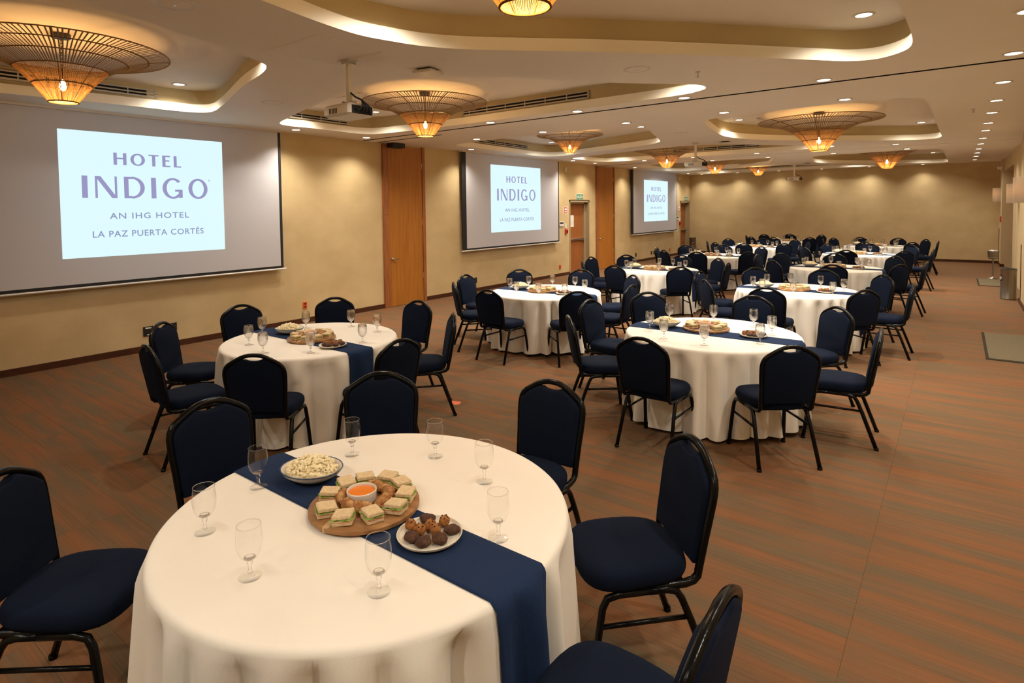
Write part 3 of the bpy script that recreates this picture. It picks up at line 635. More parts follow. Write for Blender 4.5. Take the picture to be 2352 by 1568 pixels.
for k, (yy, which) in enumerate(((14.11, 'first'), (22.72, 'corner'))):
    plate('thermostat', 'white thermostat with dark display left of the %s exit door' % which, 'thermostat', yy-.12, yy+.12, 1.40, 1.53, 'white', .02, thermo)
    plate('wall_switch', 'small white switch above the red box by the %s exit' % which, 'switch', yy+.19, yy+.265, 1.34, 1.47, 'white', .014)
    def pull(t, hy, hz, d):
        G().box((d, -hy*.1, -hz*.5), (d+.012, hy*.7, hz*.4)).obj('pull_handle', M['blackmatte'], t)
    plate('fire_alarm_box', 'red fire alarm pull box left of the %s exit door' % which, 'fire alarm', yy+.18, yy+.29, 1.19, 1.31, 'red', .045, pull)
    def alarm(t, hy, hz, d):
        G().box((d, -hy*.8, -hz*.85), (d+.001, hy*.8, hz*.85)).obj('red_field', M['red'], t)
        G().box((d+.001, -hy*.55, hz*.0), (d+.002, hy*.55, hz*.5)).obj('pictogram', M['signwhite'], t)
        G().prism([(0, 0), (.03, -.02), (.03, .02)], 'x', d+.001, d+.003, T=Matrix.Translation((0, -.0, hz*.62))).obj('pictogram', M['signwhite'], t)
        G().box((d+.001, -hy*.55, -hz*.62), (d+.002, hy*.55, -hz*.3)).obj('lettering_bar', M['signwhite'], t)
    plate('alarm_sign', 'red and white fire alarm sign left of the %s exit door' % which, 'sign', yy+.13, yy+.33, 1.755, 1.95, 'signwhite', .004, alarm)
    ye = 14.93 if k == 0 else 23.47
    t = plate('exit_sign', 'green exit sign reading SALIDA above the %s exit door' % which, 'exit sign', ye, ye+.40, 2.155, 2.325, 'signwhite', .006)
    G().box((.006, -.19, -.075), (.007, .19, .075)).obj('green_field', M['green'], t)
    wall_text('SALIDA', .1, M['signwhite'], 'lettering', .0085, 0, -.045, t, .95, .33, .09)
    t = thing('motion_detector', 'white motion detector high on the wall left of the %s exit' % which, 'detector', (0, yy+.23, 3.0))
    G().box((0, -.045, -.07), (.04, .045, .07), bev=.012).obj('housing', M['white'], t); G().box((.04, -.02, -.05), (.06, .03, -.0), bev=.008).obj('eye', M['ceilwhite'], t)

# ---------------------------------------------------------------- right side objects
def mat_rug(x0, x1, y0, y1, label):
    t = thing('floor_mat', label, 'floor mat', ((x0+x1)/2, (y0+y1)/2, 0)); hx, hy = (x1-x0)/2, (y1-y0)/2
    G().box((-hx, -hy, 0), (hx, hy, .008)).obj('rubber_border', M['matedge'], t); G().box((-hx+.03, -hy+.045, .008), (hx-.01, hy-.02, .014)).obj('pile', M['mat'], t)
mat_rug(9.15, 9.78, 9.20, 11.1, 'beige floor mat with dark border at the right edge'); mat_rug(9.24, 9.92, 17.4, 19.0, 'beige floor mat in front of the far serving alcove')
def bin_(x, y, rz, label):
    t = thing('trash_bin', label, 'trash can', (x, y, 0), rz)
    G().lathe([(.125, 0), (.130, .01), (.130, .02), (.127, .025), (.127, .56), (.130, .565), (.130, .60), (.122, .60), (.118, .40)], 36, cap1=False).obj('bin_body', M['steel'], t, 'auto')
    G().lathe([(.131, .598), (.134, .604), (.131, .612), (.112, .614), (.112, .60)], 36, cap0=False, cap1=False).obj('rim', M['black'], t, True)
    Tm = Matrix.Rotation(pi/2, 4, 'Y')
    n = 24; rings = []
    for rr, ex_ in ((.062, .1285), (.001, .1285)):
        rings.append([(sqrt(max(0, ex_**2-(rr*cos(2*pi*i/n))**2)), rr*cos(2*pi*i/n), .42+rr*sin(2*pi*i/n)) for i in range(n)])
    G().loft(rings, False, False).obj('round_emblem', M['blackmatte'], t)
    g = G()
    for rr in (.028,): g.tube([(sqrt(.131**2-(rr*cos(2*pi*i/16))**2), rr*cos(2*pi*i/16), .42+rr*sin(2*pi*i/16)) for i in range(16)], .0035, 5, True)
    g.box((.129, -.012, .417), (.1325, .012, .423)); g.obj('emblem_ring', M['signwhite'], t)
    return t
bin_(9.66, 15.25, radians(200), 'brushed steel trash can against the right wall pier')
b = bin_(.22, 23.85, radians(-60), 'brushed steel trash can in the far left corner'); b.scale = (1.05, 1.05, 1.05)
t = thing('ice_bucket_stand', 'steel ice bucket on a pedestal stand at the far right', 'ice bucket', (9.56, 19.08, .014))
G().lathe([(.11, 0), (.11, .008), (.08, .02), (.03, .03), (.017, .05)], 28).obj('stand_base', M['silver'], t, 'auto')
G().cyl((0, 0), .016, .04, .50, 14).obj('stand_post', M['steel'], t, 'auto')
G().lathe([(.105, .0), (.108, .004), (.105, .01)], 28, (0, 0, .525), False, False).obj('holder_ring', M['silver'], t, True)
G().lathe([(.05, .495), (.085, .50), (.10, .52), (.118, .69), (.124, .695), (.118, .70), (.112, .69), (.10, .56)], 28).obj('bucket', M['steel'], t, 'auto')
g = G()
for k in range(26):
    a, r = random.uniform(0, 6.28), random.uniform(0, .09); Tm = Matrix.Translation((r*cos(a), r*sin(a), .685+random.uniform(0, .03)*(1-r*8))) @ Matrix.Rotation(random.uniform(0, 3), 4, Vector((random.random(), random.random(), 1)))
    g.box((-.014, -.014, -.012), (.014, .014, .012), T=Tm)
tag(g.obj('ice_cubes', M['ice'], t), kind='stuff')
# serving alcove
t = thing('serving_counter', 'wooden serving counter inside the far right alcove', 'counter', (10.42, 21.1, 0))
G().box((-.20, -1.78, .86), (.2, 1.78, .90)).obj('counter_top', M['woodx'], t); G().box((-.18, -1.78, .42), (.2, 1.78, .45)).obj('shelf', M['woodx'], t)
for yy in (-1.75, 0, 1.72): G().box((-.18, yy, 0), (.2, yy+.03, .86)).obj('side_panel', M['woodj'], t)
for k in range(4):
    t = thing('snack_box', 'red and white snack box on the alcove counter, %s from the camera' % ORD[k], 'snack box', (10.30, 19.55+k*.42, .90), .2*k, 'snack boxes on the serving counter')
    G().box((-.06, -.10, 0), (.06, .10, .14), bev=.004).obj('box', M['snack'], t); G().box((-.055, -.095, .14), (.055, .095, .15)).obj('lid', M['signwhite'], t)
t = thing('coffee_machine', 'small black machine with lit display on the alcove counter', 'coffee machine', (10.40, 19.32+2.1, .90))
G().box((-.14, -.13, 0), (.14, .13, .36), bev=.012).obj('machine_body', M['black'], t); G().box((-.145, -.07, .22), (-.141, .07, .30)).obj('display', M['signwhite'], t)
# sconces
def sconce(x, y, z0, z1, hw, dep, label):
    t = thing('wall_sconce', label, 'wall lamp', (x, y, z0), 0, 'fabric wall sconces on the right wall'); h = z1-z0
    n = 16; P = [(-dep*sin(pi*i/n), -hw*cos(pi*i/n)) for i in range(n+1)]; Q = [(px*.97, py*.97) for px, py in P]
    G().loft([[(a, b, 0) for a, b in P], [(a, b, h) for a, b in P]], False, False, False).loft([[(a, b, 0) for a, b in Q], [(a, b, h) for a, b in Q]], False, False, False).obj('lamp_shade', M['canvas'], t, True)
    G().box((-.02, -.05, h*.35), (0, .05, h*.65)).box((-.08, -.012, h*.48), (-.01, .012, h*.52)).obj('wall_bracket', M['black'], t)
    G().lathe([(.004, -.03), (.02, 0), (.02, .02), (.008, .04)], 12, (-.09, 0, h*.5)).obj('bulb', M['bulb'], t, True)
    l = bpy.data.lights.new('sconce_light', 'POINT'); l.energy = .9; l.color = (1, .74, .48); l.shadow_soft_size = .03
    o = bpy.data.objects.new('sconce_light', l); C.objects.link(o); o.location = (x-.10, y, z0+h*.62)
sconce(9.87, 23.5, 1.95, 2.36, .17, .20, 'farthest wall sconce, on the pier past the serving alcove')
sconce(9.93, 17.6, 1.90, 2.33, .20, .22, 'middle wall sconce between the steel bin and the alcove')
sconce(9.80, 13.2, 1.90, 2.33, .20, .22, 'nearest wall sconce, cut by the right edge of the photo')
t = thing('emergency_light', 'small white emergency light high beside the far alcove', 'emergency light', (9.87, 23.1, 2.95)); G().box((-.05, -.10, -.05), (0, .10, .05), bev=.01).obj('light_body', M['white'], t)
for s in (-1, 1): G().cyl((-.07, s*.06), .035, -.03, .04, 12).obj('lamp_head', M['white'], t)
t = thing('fire_call_point', 'red call point on the pier past the alcove', 'fire alarm', (9.87, 23.0, 1.42)); G().box((-.03, -.05, -.09), (0, .05, .09), bev=.006).obj('call_box', M['red'], t)

# ---------------------------------------------------------------- banquet chair
def back_outline():
    """half outline (x, height along the back) of the frame centreline from bottom to crown"""
    return [(.190, .455), (.194, .52), (.199, .60), (.206, .68), (.2095, .735), (.2095, .765), (.205, .792), (.194, .815), (.176, .833), (.15, .849), (.12, .867), (.09, .8825), (.060, .894), (.03, .9005), (0, .9015)]
by = lambda z: -.205-.178*(z-.45)
def make_chair():
    t = thing('banquet_chair', 'x', 'chair', group='navy banquet chairs around the tables')
    # seat cushion: rounded trapezoid rings
    def ring(sc, z, dome=0):
        out = []
        for i in range(36):
            a = 2*pi*i/36; cx_, sy_ = cos(a), sin(a)
            ex = .62; X = abs(cx_)**ex*(1 if cx_ > 0 else -1); Y = abs(sy_)**ex*(1 if sy_ > 0 else -1)
            wv = .215+.012*Y; out.append((X*wv*sc, .028+Y*.228*sc, z-.012*(Y > .3)*abs(Y)*.6))
        return out
    g = G().loft([ring(.90, .412), ring(.97, .418), ring(1.0, .434), ring(1.005, .452), ring(.985, .472), ring(.93, .487), ring(.80, .495), ring(.5, .500), ring(.02, .502)])
    g.obj('seat', M['navy'], t, True)
    H = back_outline(); full = [(-x, z) for x, z in H] + [(x, z) for x, z in H[-2::-1]]
    path = [(-.19, .10, .408), (-.19, -.08, .407), (-.190, -.150, .409), (-.190, -.185, .418), (-.190, -.203, .436)] + [(x, by(z), z) for x, z in full] + [(.190, -.203, .436), (.190, -.185, .418), (.190, -.150, .409), (.19, -.08, .407), (.19, .10, .408)]
    G().tube(path, .0168, 10, flat=.85).obj('back_frame', M['chairblack'], t, True)
    # back pad with a notch under the crown (the hand hole)
    P = [(-x*.945, z-.012*(z > .8)) for x, z in H if z > .47 and abs(x) > .062]
    P = [(-.176, .474)] + P + [(-.060, .872), (-.050, .866), (-.030, .861), (0, .859)]
    P = P + [(-x, z) for x, z in P[-2::-1]]
    def pr(sc, d):
        d *= 1.15
        return [(x*sc, by(z0)+d, z0) for x, z in P for z0 in [.66+(z-.66)*sc]]
    g = G().loft([pr(.93, -.020), pr(.985, -.015), pr(1.0, -.004), pr(1.0, .008), pr(.985, .019), pr(.93, .027)])
    g.obj('backrest', M['navy'], t, 'auto')
    for sx in (-1, 1):
        G().tube([(sx*.224, -.262, 0), (sx*.209, -.165, .27), (sx*.203, -.128, .36), (sx*.2, -.108, .388), (sx*.198, -.07, .398), (sx*.198, 0, .399)], .0152, 8).cyl((sx*.2235, -.260), .0175, 0, .018, 8).obj('leg', M['chairblack'], t, True)
        G().tube([(sx*.224, .250, 0), (sx*.210, .212, .27), (sx*.204, .196, .355), (sx*.2, .176, .388), (sx*.198, .13, .398), (sx*.198, 0, .399)], .0152, 8).cyl((sx*.2235, .249), .0175, 0, .018, 8).obj('leg', M['chairblack'], t, True)
        G().tube([(sx*.208, -.160, .285), (sx*.2095, .214, .285)], .0098, 6).obj('stretcher', M['chairblack'], t, True)
    g = G().tube([(-.198, .11, .402), (.198, .11, .402)], .009, 6).tube([(-.198, -.10, .402), (.198, -.10, .402)], .009, 6).box((-.17, -.15, .405), (.17, .20, .414))
    g.obj('seat_frame', M['chairblack'], t, 'auto')
    return t
TC = {1: (7.04, 1.48), 2: (4.156, 3.172), 3: (7.054, 5.455), 4: (4.256, 6.898), 5: (7.096, 8.878), 6: (4.368, 10.463), 7: (7.058, 12.413), 8: (4.25, 14.15), 9: (7.0, 16.15), 10: (4.3, 17.72), 11: (6.98, 19.68), 12: (4.45, 21.2)}
TN = {1: 'the foreground table', 2: 'the nearest left-row table', 3: 'the second right-row table', 4: 'the second left-row table', 5: 'the third right-row table', 6: 'the third left-row table',
      7: 'the fourth right-row table', 8: 'the fourth left-row table', 9: 'the fifth right-row table', 10: 'the fifth left-row table', 11: 'the farthest right-row table', 12: 'the farthest left-row table'}
CR = {1: [(5.715, 1.483), (6.057, 2.373), (7.017, 2.831), (7.978, 2.467), (8.40, 1.475), (5.93, .56), (7.33, .16)],
      2: [(2.755, 3.253), (3.17, 4.159), (4.164, 4.53), (5.046, 4.14), (5.469, 3.066), (4.956, 2.164), (4.013, 1.835), (3.099, 2.311)],
      3: [(5.693, 5.595), (6.014, 4.638), (6.953, 4.19), (7.938, 4.514), (7.948, 6.507), (8.39, 5.521), (5.981, 6.461), (7.071, 6.828)],
      4: [(2.881, 6.749), (3.408, 5.933), (3.128, 7.811), (4.267, 5.739), (5.157, 6.161), (5.556, 6.963), (5.08, 8.01), (4.01, 8.332)],
      5: [(5.694, 9.02), (6.119, 8.014), (6.259, 9.984), (7.219, 10.23), (7.021, 7.596), (8.007, 7.967), (8.042, 9.804), (8.441, 8.853)],
      6: [(3.245, 9.664), (2.917, 10.574), (4.183, 9.319), (5.103, 9.608), (3.31, 11.386), (4.339, 11.837), (5.213, 11.434), (5.525, 10.579)],
      7: [(5.913, 13.29), (6.232, 11.488), (6.852, 13.696), (7.919, 13.511), (7.204, 11.111), (8.089, 11.675), (8.439, 12.337), (5.607, 12.628)],
      8: [(2.916, 13.874), (3.458, 13.036), (3.198, 15.073), (4.023, 15.598), (4.294, 12.909), (5.165, 13.4), (5.053, 15.25)],
      9: [(6.041, 15.35), (5.755, 16.237), (6.91, 14.886), (7.967, 15.131), (7.082, 17.55), (6.252, 17.1), (8.002, 17.144), (8.447, 15.991)],
      10: [(2.988, 17.348), (3.493, 16.562), (4.137, 19.06), (3.208, 18.65), (4.327, 16.319), (5.225, 16.8), (5.085, 18.841), (5.66, 17.55)],
      11: [(6.468, 20.95), (7.459, 20.93), (6.886, 18.258), (7.913, 18.691), (8.15, 20.4), (8.45, 19.6), (5.839, 20.3), (5.75, 19.5)],
      12: [(3.1, 21.0), (3.5, 20.1), (3.4, 22.1), (4.15, 22.52), (4.25, 19.82), (5.2, 20.2), (5.16, 22.18)]}
DIRS = ['right', 'far right', 'far', 'far left', 'left', 'near left', 'near', 'near right']
ch0 = make_chair(); first = True; CHA = {k: [] for k in TC}
for k, lst in CR.items():
    c = TC[k]; used = {}
    for (x, y) in lst:
        a = atan2(c[1]-y, c[0]-x)
        jit = random.uniform(-.05, .05) if k > 1 else 0
        d = radians(degrees(atan2(y-c[1], x-c[0])) % 360); s = DIRS[int(round(d/(pi/4))) % 8]
        if s in used:
            j = (int(round(d/(pi/4)))+1) % 8; s2 = DIRS[j]; s = s2 if s2 not in used else DIRS[(j-2) % 8]
        used[s] = 1
        dd = sqrt((x-c[0])**2+(y-c[1])**2)
        if dd < 1.30: x, y = c[0]+(x-c[0])*1.30/dd, c[1]+(y-c[1])*1.30/dd
        CHA[k].append((atan2(y-c[1], x-c[0]), max(dd, 1.30)-.288))
        a += jit; fx, fy_ = cos(a), sin(a)
        ox, oy = x+fx*.288, y+fy_*.288
        lab = 'navy banquet chair on the %s side of %s' % (s, TN[k])
        if first: o = ch0; o.location = (ox, oy, 0); o.rotation_euler = (0, 0, a-pi/2); o['label'] = lab; first = False
        else: o = dup(ch0, (ox, oy, 0), a-pi/2, lab)

# ---------------------------------------------------------------- tables, cloths, runners
RT, ZTOP = .762, .733
def cloth_fn(seed, chairs=()):
    rnd = random.Random(seed); comps = []
    ph = [rnd.uniform(0, 6.28) for _ in range(9)]
    def wave(th):      # round crests, sharp valleys, uneven spacing and depth
        f = 25*th+1.5*sin(2*th+ph[0])+1.3*sin(3*th+ph[1])+1.0*sin(5*th+ph[2])+.7*sin(8*th+ph[3])
        a = .62+.38*sin(4*th+ph[4])*sin(7*th+ph[5])+.20*sin(11*th+ph[6])
        return (2*abs(cos(f/2))**.75-1.25)*a+.2*sin(9*th+ph[7])
    def rad(th, t):     # t 0..1 from the table edge down to the hem
        w = wave(th); w = w if w < 0 else w*1.0
        amp = .100*min(1, t*6)**.9*(.45+.55*t)
        w = (w if w > 0 else w*.8)
        r = RT+.010+.022*t-.010*min(1, t*5)+amp*w
        for ca, cd_ in chairs:
            d = abs((th-ca+pi) % (2*pi)-pi)
            if d < .25 and t > .20:
                k_ = min(1, (.25-d)/.07)*min(1, (t-.20)/.1); lim = max(RT-.006, (cd_-.264)/cos(d))
                if r > lim: r = r+(lim+(r-lim)*.6-r)*k_
        return max(r, RT-.09)
    return rad
def drape(rad, th, t):
    z = ZTOP+.004-t*(ZTOP-.03); r = rad(th, t); return r, z
ARC = [(0, 0), (.35, .004), (.7, .010)]
def make_table(k):
    c = TC[k]; t = thing('round_table', 'round banquet table hidden under its white cloth, %s' % TN[k].replace('the ', '', 1), 'table', (c[0], c[1], 0), 0, 'round banquet tables')
    G().lathe([(RT-.02, .705), (RT, .712), (RT, .726), (RT-.006, .730)], 48).obj('tabletop', M['tabletop'], t, 'auto')
    for s in (-1, 1):
        for q in (-1, 1): G().tube([(s*.34, q*.26, 0), (s*.34, q*.26, .66), (s*.34, q*.22, .705)], .014, 8).obj('leg', M['black'], t, True)
    rad = cloth_fn(100+k, CHA[k]); n = 288 if k < 6 else 192
    rings = []
    for rr in (.001, .3, .6, .72): rings.append([(rr*cos(2*pi*i/n), rr*sin(2*pi*i/n), ZTOP+.004) for i in range(n)])
    for rr, dz in ((RT-.012, .0), (RT-.002, -.003), (RT+.006, -.010), (RT+.011, -.022)): rings.append([(rr*cos(2*pi*i/n), rr*sin(2*pi*i/n), ZTOP+.004+dz) for i in range(n)])
    m_ = 16 if k < 6 else 9
    for q in range(1, m_+1):
        tt = .03+.97*q/m_; ring = []
        for i in range(n):
            th = 2*pi*i/n; r, z = drape(rad, th, tt)
            z += (.03*sin(3*th+k) * tt * .35)
            ring.append((r*cos(th), r*sin(th), max(z, .012)))
        rings.append(ring)
    cl = G().loft(rings[::-1], False, False).obj('tablecloth', M['cloth'], None, True, (c[0], c[1], 0))
    tag(cl, 'white floor-length cloth draped over %s' % TN[k], 'tablecloth', 'white round tablecloths')
    # runner follows the cloth
    off = -.045; nv = 15; nu = []; rows_ = []
    hem = .20
    for iv in range(nv):
        v = -.125+.25*iv/(nv-1)+off; row = []
        def down(sgn):
            out = []
            for q in range(12, -1, -1):
                tt = .03+(1-(hem)/ZTOP)*q/12*.98; th = atan2(v, sgn*RT)
                x0 = sqrt((RT+.012)**2-v*v); 
                r, z = drape(rad, atan2(v, sgn*x0), tt)
                rr = max(r+.008, RT+.012); x1 = sqrt(rr*rr-v*v)
                out.append((sgn*x1, v, z))
            return out
        L = down(-1); Rr = down(1)[::-1]
        xe = sqrt((RT-.004)**2-v*v)
        top = [(-xe-.012, v, ZTOP-.004)] + [(-xe+2*xe*s/16, v, ZTOP+.008) for s in range(17)] + [(xe+.012, v, ZTOP-.004)]
        rows_.append(L+top+Rr)
    ru = G().loft(rows_, False, False, False).obj('table_runner', M['runner'], None, True, (c[0], c[1], 0))
    sm = ru.modifiers.new('thick', 'SOLIDIFY'); sm.thickness = .0015; sm.offset = -1
    tag(ru, 'navy cloth runner laid across %s' % TN[k], 'table runner', 'navy table runners')
    return rad
for k in TC: make_table(k)

# ---------------------------------------------------------------- goblets
foot = [(.001, .0), (.036, .0), (.0365, .0012), (.034, .0028), (.018, .006), (.009, .012)]
stem = [(.009, .012), (.0062, .020), (.0058, .036), (.0085, .043), (.0095, .047), (.007, .051), (.006, .054)]
bowl = [(.0055, .054), (.014, .057), (.025, .066), (.0335, .080), (.0388, .098), (.0405, .116), (.0398, .138), (.0362, .1675), (.0368, .169)]
def make_goblet(thin=False):
    t = thing('water_goblet', 'x', 'goblet', group='clear water goblets')
    if thin:
        G().lathe(bowl, 40, cap0=True, cap1=False).obj('bowl', M['glass'], t, True)
        G().tube([(.0366*cos(2*pi*i/40), .0366*sin(2*pi*i/40), .1687) for i in range(40)], .0009, 6, True).obj('rim', M['stem'], t, True)
        G().lathe([(.001, .056), (.012, .0575), (.019, .062), (.016, .066), (.001, .068)], 20).obj('bowl_base', M['stem'], t, True)
    else:
        G().lathe(bowl[:-1]+[(.0368, .1683), (.0366, .1692), (.0357, .1692)]+[(r-.0011, z+(.0022 if z < .06 else 0)) for r, z in bowl[1:-1][::-1]]+[(.0005, .0605)], 28).obj('bowl', M['stem'], t, True)
    G().lathe(stem, 14).obj('stem', M['stem'], t, True)
    G().lathe(foot, 28).obj('foot', M['glassfoot'], t, True)
    return t
gb0 = make_goblet(); gb1 = make_goblet(True); first1 = True
far_me = G().lathe(foot[:5]+stem[1:]+bowl[1:-1]+[(.0368, .169), (.0355, .169)]+[(r-.0013, z+(.0022 if z < .06 else 0)) for r, z in bowl[1:-1][::-1]]+[(.0005, .0605)], 16).mesh('water_goblet', M['stem'], True)
GB = {1: [(7.473, 1.149), (7.081, .953), (7.586, 1.595), (6.914, 1.966), (6.696, .994), (6.576, 1.747), (6.531, 1.296), (7.268, 1.903)],
      2: [(3.922, 2.698), (4.309, 2.607), (3.657, 2.979), (3.708, 3.416), (4.025, 3.722), (4.454, 3.697), (4.704, 3.318), (4.64, 2.836)],
      3: [(6.541, 5.256), (6.799, 4.973), (7.179, 4.915), (7.544, 5.23), (7.54, 5.645), (7.306, 5.936), (6.913, 5.965), (6.516, 5.80)],
      4: [(3.759, 6.723), (4.074, 6.459), (4.424, 6.481), (3.815, 7.117), (4.031, 7.428), (4.76, 6.60), (4.435, 7.411), (4.75, 7.146)],
      5: [(6.573, 8.69), (6.655, 9.12), (7.161, 8.36), (6.909, 9.411), (7.33, 9.285), (7.585, 8.596), (7.66, 8.972), (6.75, 8.48)]}
for k in range(6, 13):
    c = TC[k]; GB[k] = [(c[0]+.54*cos(a), c[1]+.54*sin(a)) for a in [radians(22+45*q+random.uniform(-12, 12)) for q in range(8)]]
def clock(c, x, y, used):
    """clock position on the table, twelve pointing away from the camera side"""
    a = degrees(atan2(x-c[0], y-c[1])) % 360; h = int(round(a/30)) % 12
    q = h; st = 1
    while q in used: q = (h+st) % 12; st = -st if st > 0 else -st+1
    used.add(q); return ORDC[q]
ORDC = ['twelve', 'one', 'two', 'three', 'four', 'five', 'six', 'seven', 'eight', 'nine', 'ten', 'eleven']
ZG = ZTOP+.0045; first = True
for k, lst in GB.items():
    used = set()
    for x, y in lst:
        zz = ZG + (.004 if abs(y-TC[k][1]+.045) < .155 else 0)
        lab = "empty stemmed water goblet at %s o'clock on %s" % (clock(TC[k], x, y, used), TN[k])
        if k >= 8:
            o = bpy.data.objects.new('water_goblet', far_me); C.objects.link(o); o.location = (x, y, zz); tag(o, lab, 'goblet', 'clear water goblets')
        elif k == 1 and first1: gb1.location = (x, y, zz); gb1['label'] = lab; first1 = False
        elif k == 1: dup(gb1, (x, y, zz), random.uniform(0, 3), lab)
        elif first: gb0.location = (x, y, zz); gb0['label'] = lab; first = False
        else: dup(gb0, (x, y, zz), random.uniform(0, 3), lab)

# ---------------------------------------------------------------- food
def lump(rx, ry, rz, seed, n=14, m=8, amp=.08, zc=0):
    rnd = random.Random(seed); ph = [rnd.uniform(0, 6.28) for _ in range(8)]; rings = []
    for j in range(1, m):
        b = -pi/2+pi*j/m; ring = []
        for i in range(n):
            a = 2*pi*i/n; k_ = 1+amp*(sin(3*a+ph[0]+b*2)+.7*sin(5*a+ph[1]-b*3)+.5*sin(7*b+ph[2]+2*a))
            ring.append((rx*k_*cos(b)*cos(a), ry*k_*cos(b)*sin(a), zc+rz*k_*sin(b)))
        rings.append(ring)
    return G().loft(rings)
ZR = ZTOP+.010
def make_board():
    t = thing('serving_board', 'x', 'serving board', group='round wooden serving boards')
    G().lathe([(.205, 0), (.212, .004), (.212, .017), (.207, .021), (.001, .0215)], 48).obj('board', M['board'], t, 'auto')
    G().box((-.06, -.205, .0005), (-.035, .205, .0222)).obj('pale_strip', M['boardpale'], t)
    return t
def make_dip():
    t = thing('dip_bowl', 'x', 'bowl', group='white ramekins of orange dip')
    G().lathe([(.046, 0), (.052, .003), (.056, .010), (.058, .046), (.056, .0485), (.053, .046), (.0515, .034)], 36).obj('ramekin', M['ceramic'], t, 'auto')
    G().cyl((0, 0), .0525, .030, .038, 30).obj('dip_sauce', M['sauce'], t)
    return t
def make_bowl():
    t = thing('popcorn_bowl', 'x', 'bowl', group='blue-rimmed bowls of popcorn')
    G().lathe([(.045, 0), (.05, .003), (.085, .012), (.118, .034), (.128, .050), (.124, .051), (.112, .036), (.08, .018)], 40, sx=1.08, sy=.9).obj('bowl_shell', M['ceramic'], t, 'auto')
    G().tube([(1.08*.127*cos(2*pi*i/40), .9*.127*sin(2*pi*i/40), .0505) for i in range(40)], .0028, 6, True).obj('blue_rim', M['bluerim'], t, True)
    g = G(); rnd = random.Random(3)
    base_ = G().lathe([(.112, .040), (.09, .055), (.05, .074), (.001, .084)], 24, sx=1.05, sy=.86, cap0=True); g.add(base_.v, base_.f)
    for q in range(330):
        a = rnd.uniform(0, 6.28); r = .108*sqrt(rnd.random()); zz = .044+.044*(1-(r/.112)**2)+rnd.uniform(0, .008)
        s = rnd.uniform(.0065, .0115); Tm = Matrix.Translation((1.04*r*cos(a), .86*r*sin(a), zz)) @ Matrix.Rotation(rnd.uniform(0, 3), 4, Vector((rnd.random(), rnd.random(), rnd.random()+.1))) @ Matrix.Diagonal((s, s*rnd.uniform(.6, 1), s*rnd.uniform(.6, 1), 1))
        v = [(1, 0, 0), (-1, 0, 0), (0, 1, 0), (0, -1, 0), (0, 0, 1), (0, 0, -1)]
        v = [tuple(cc*rnd.uniform(.8, 1.3) for cc in p) for p in v]
        g.add(v, [(0, 2, 4), (2, 1, 4), (1, 3, 4), (3, 0, 4), (2, 0, 5), (1, 2, 5), (3, 1, 5), (0, 3, 5)], Tm)
    tag(g.obj('popcorn', M['popcorn'], t, True), kind='stuff')
    return t
def make_plate():
    t = thing('cookie_plate', 'x', 'plate', group='speckled plates of cookies')
    G().lathe([(.075, 0), (.082, .002), (.112, .010), (.1165, .019), (.113, .0195), (.106, .0125), (.001, .009)], 40).obj('plate', M['plate'], t, 'auto'); return t
def make_sandwich(simple=False):
    t = thing('finger_sandwich', 'x', 'sandwich', group='finger sandwiches on the boards')
    def slab(z0, z1, hx, hy, m, nm, bev=.002, amp=0, seed=0):
        G().box((-hx, -hy, z0), (hx, hy, z1), bev=bev).obj(nm, M[m], t)
    slab(0, .013, .036, .031, 'bread', 'bread_slice'); slab(.013, .0165, .037, .0315, 'ham', 'ham', .0005); slab(.0165, .0185, .035, .033, 'cheese', 'cheese', .0003)
    g = G(); n = 28; rings = []
    for sc, dz in ((.70, 0), (1.12, .0015)):
        rings.append([((.036*sc+.004*sin(7*a))*max(-1, min(1, 1.35*cos(a))), (.031*sc+.004*cos(5*a))*max(-1, min(1, 1.35*sin(a))), .0200+dz+.0022*sin(9*a)*(sc > 1)) for a in [2*pi*i/n for i in range(n)]])
    g.loft(rings); g.obj('lettuce', M['lettuce'], t)
    slab(.0195, .0225, .030, .026, 'tomato', 'tomato_slice', .0005)
    slab(.023, .038, .035, .031, 'bread', 'bread_slice', .0025)
    return t
def make_croissant():
    t = thing('croissant', 'x', 'croissant', group='mini croissants on the boards')
    g = G(); rings = []; n = 12; m = 25
    for j in range(m):
        u = -1+2*j/(m-1); r = .0225*(1-abs(u)**2.2)**.6*(1+.09*sin(u*17))+.002
        ang = u*.85; cx_, cy_ = .055*sin(ang), .055*(cos(ang)-1)*1.0; tx, ty = cos(ang), -sin(ang)
        rings.append([(cx_-ty*r*cos(2*pi*i/n), cy_+tx*r*cos(2*pi*i/n), .018+r*.92*sin(2*pi*i/n)) for i in range(n)])
    g.loft(rings).obj('pastry', M['croissant'], t, True)
    G().box((-.038, -.012, .014), (.038, .018, .018)).obj('ham_filling', M['ham'], t)
    return t
def make_cookie(dark):
    nm = 'chocolate_cookie' if dark else 'golden_cookie'
    t = thing(nm, 'x', 'cookie', group='cookies on the plates')
    rx = (.0305 if dark else .0225); lump(rx, rx*.88, .0145 if dark else .019, 5 if dark else 9, 22, 12, .055, .0155 if dark else .0185).obj('cookie_body', M['cookie_dark' if dark else 'cookie_light'], t, True)
    if not dark:
        g = G()
        for q in range(5): 
            a = q*1.3; h = lump(.004, .004, .003, q, 6, 4); g.add(h.v, h.f, Matrix.Translation((.012*cos(a), .011*sin(a), .0345)))
        g.obj('chocolate_chips', M['cookie_dark'], t)
    return t
proto = {'board': make_board(), 'dip': make_dip(), 'bowl': make_bowl(), 'plate': make_plate(), 'sand': make_sandwich(), 'crois': make_croissant(), 'cd': make_cookie(True), 'cl': make_cookie(False)}
usedp = set()
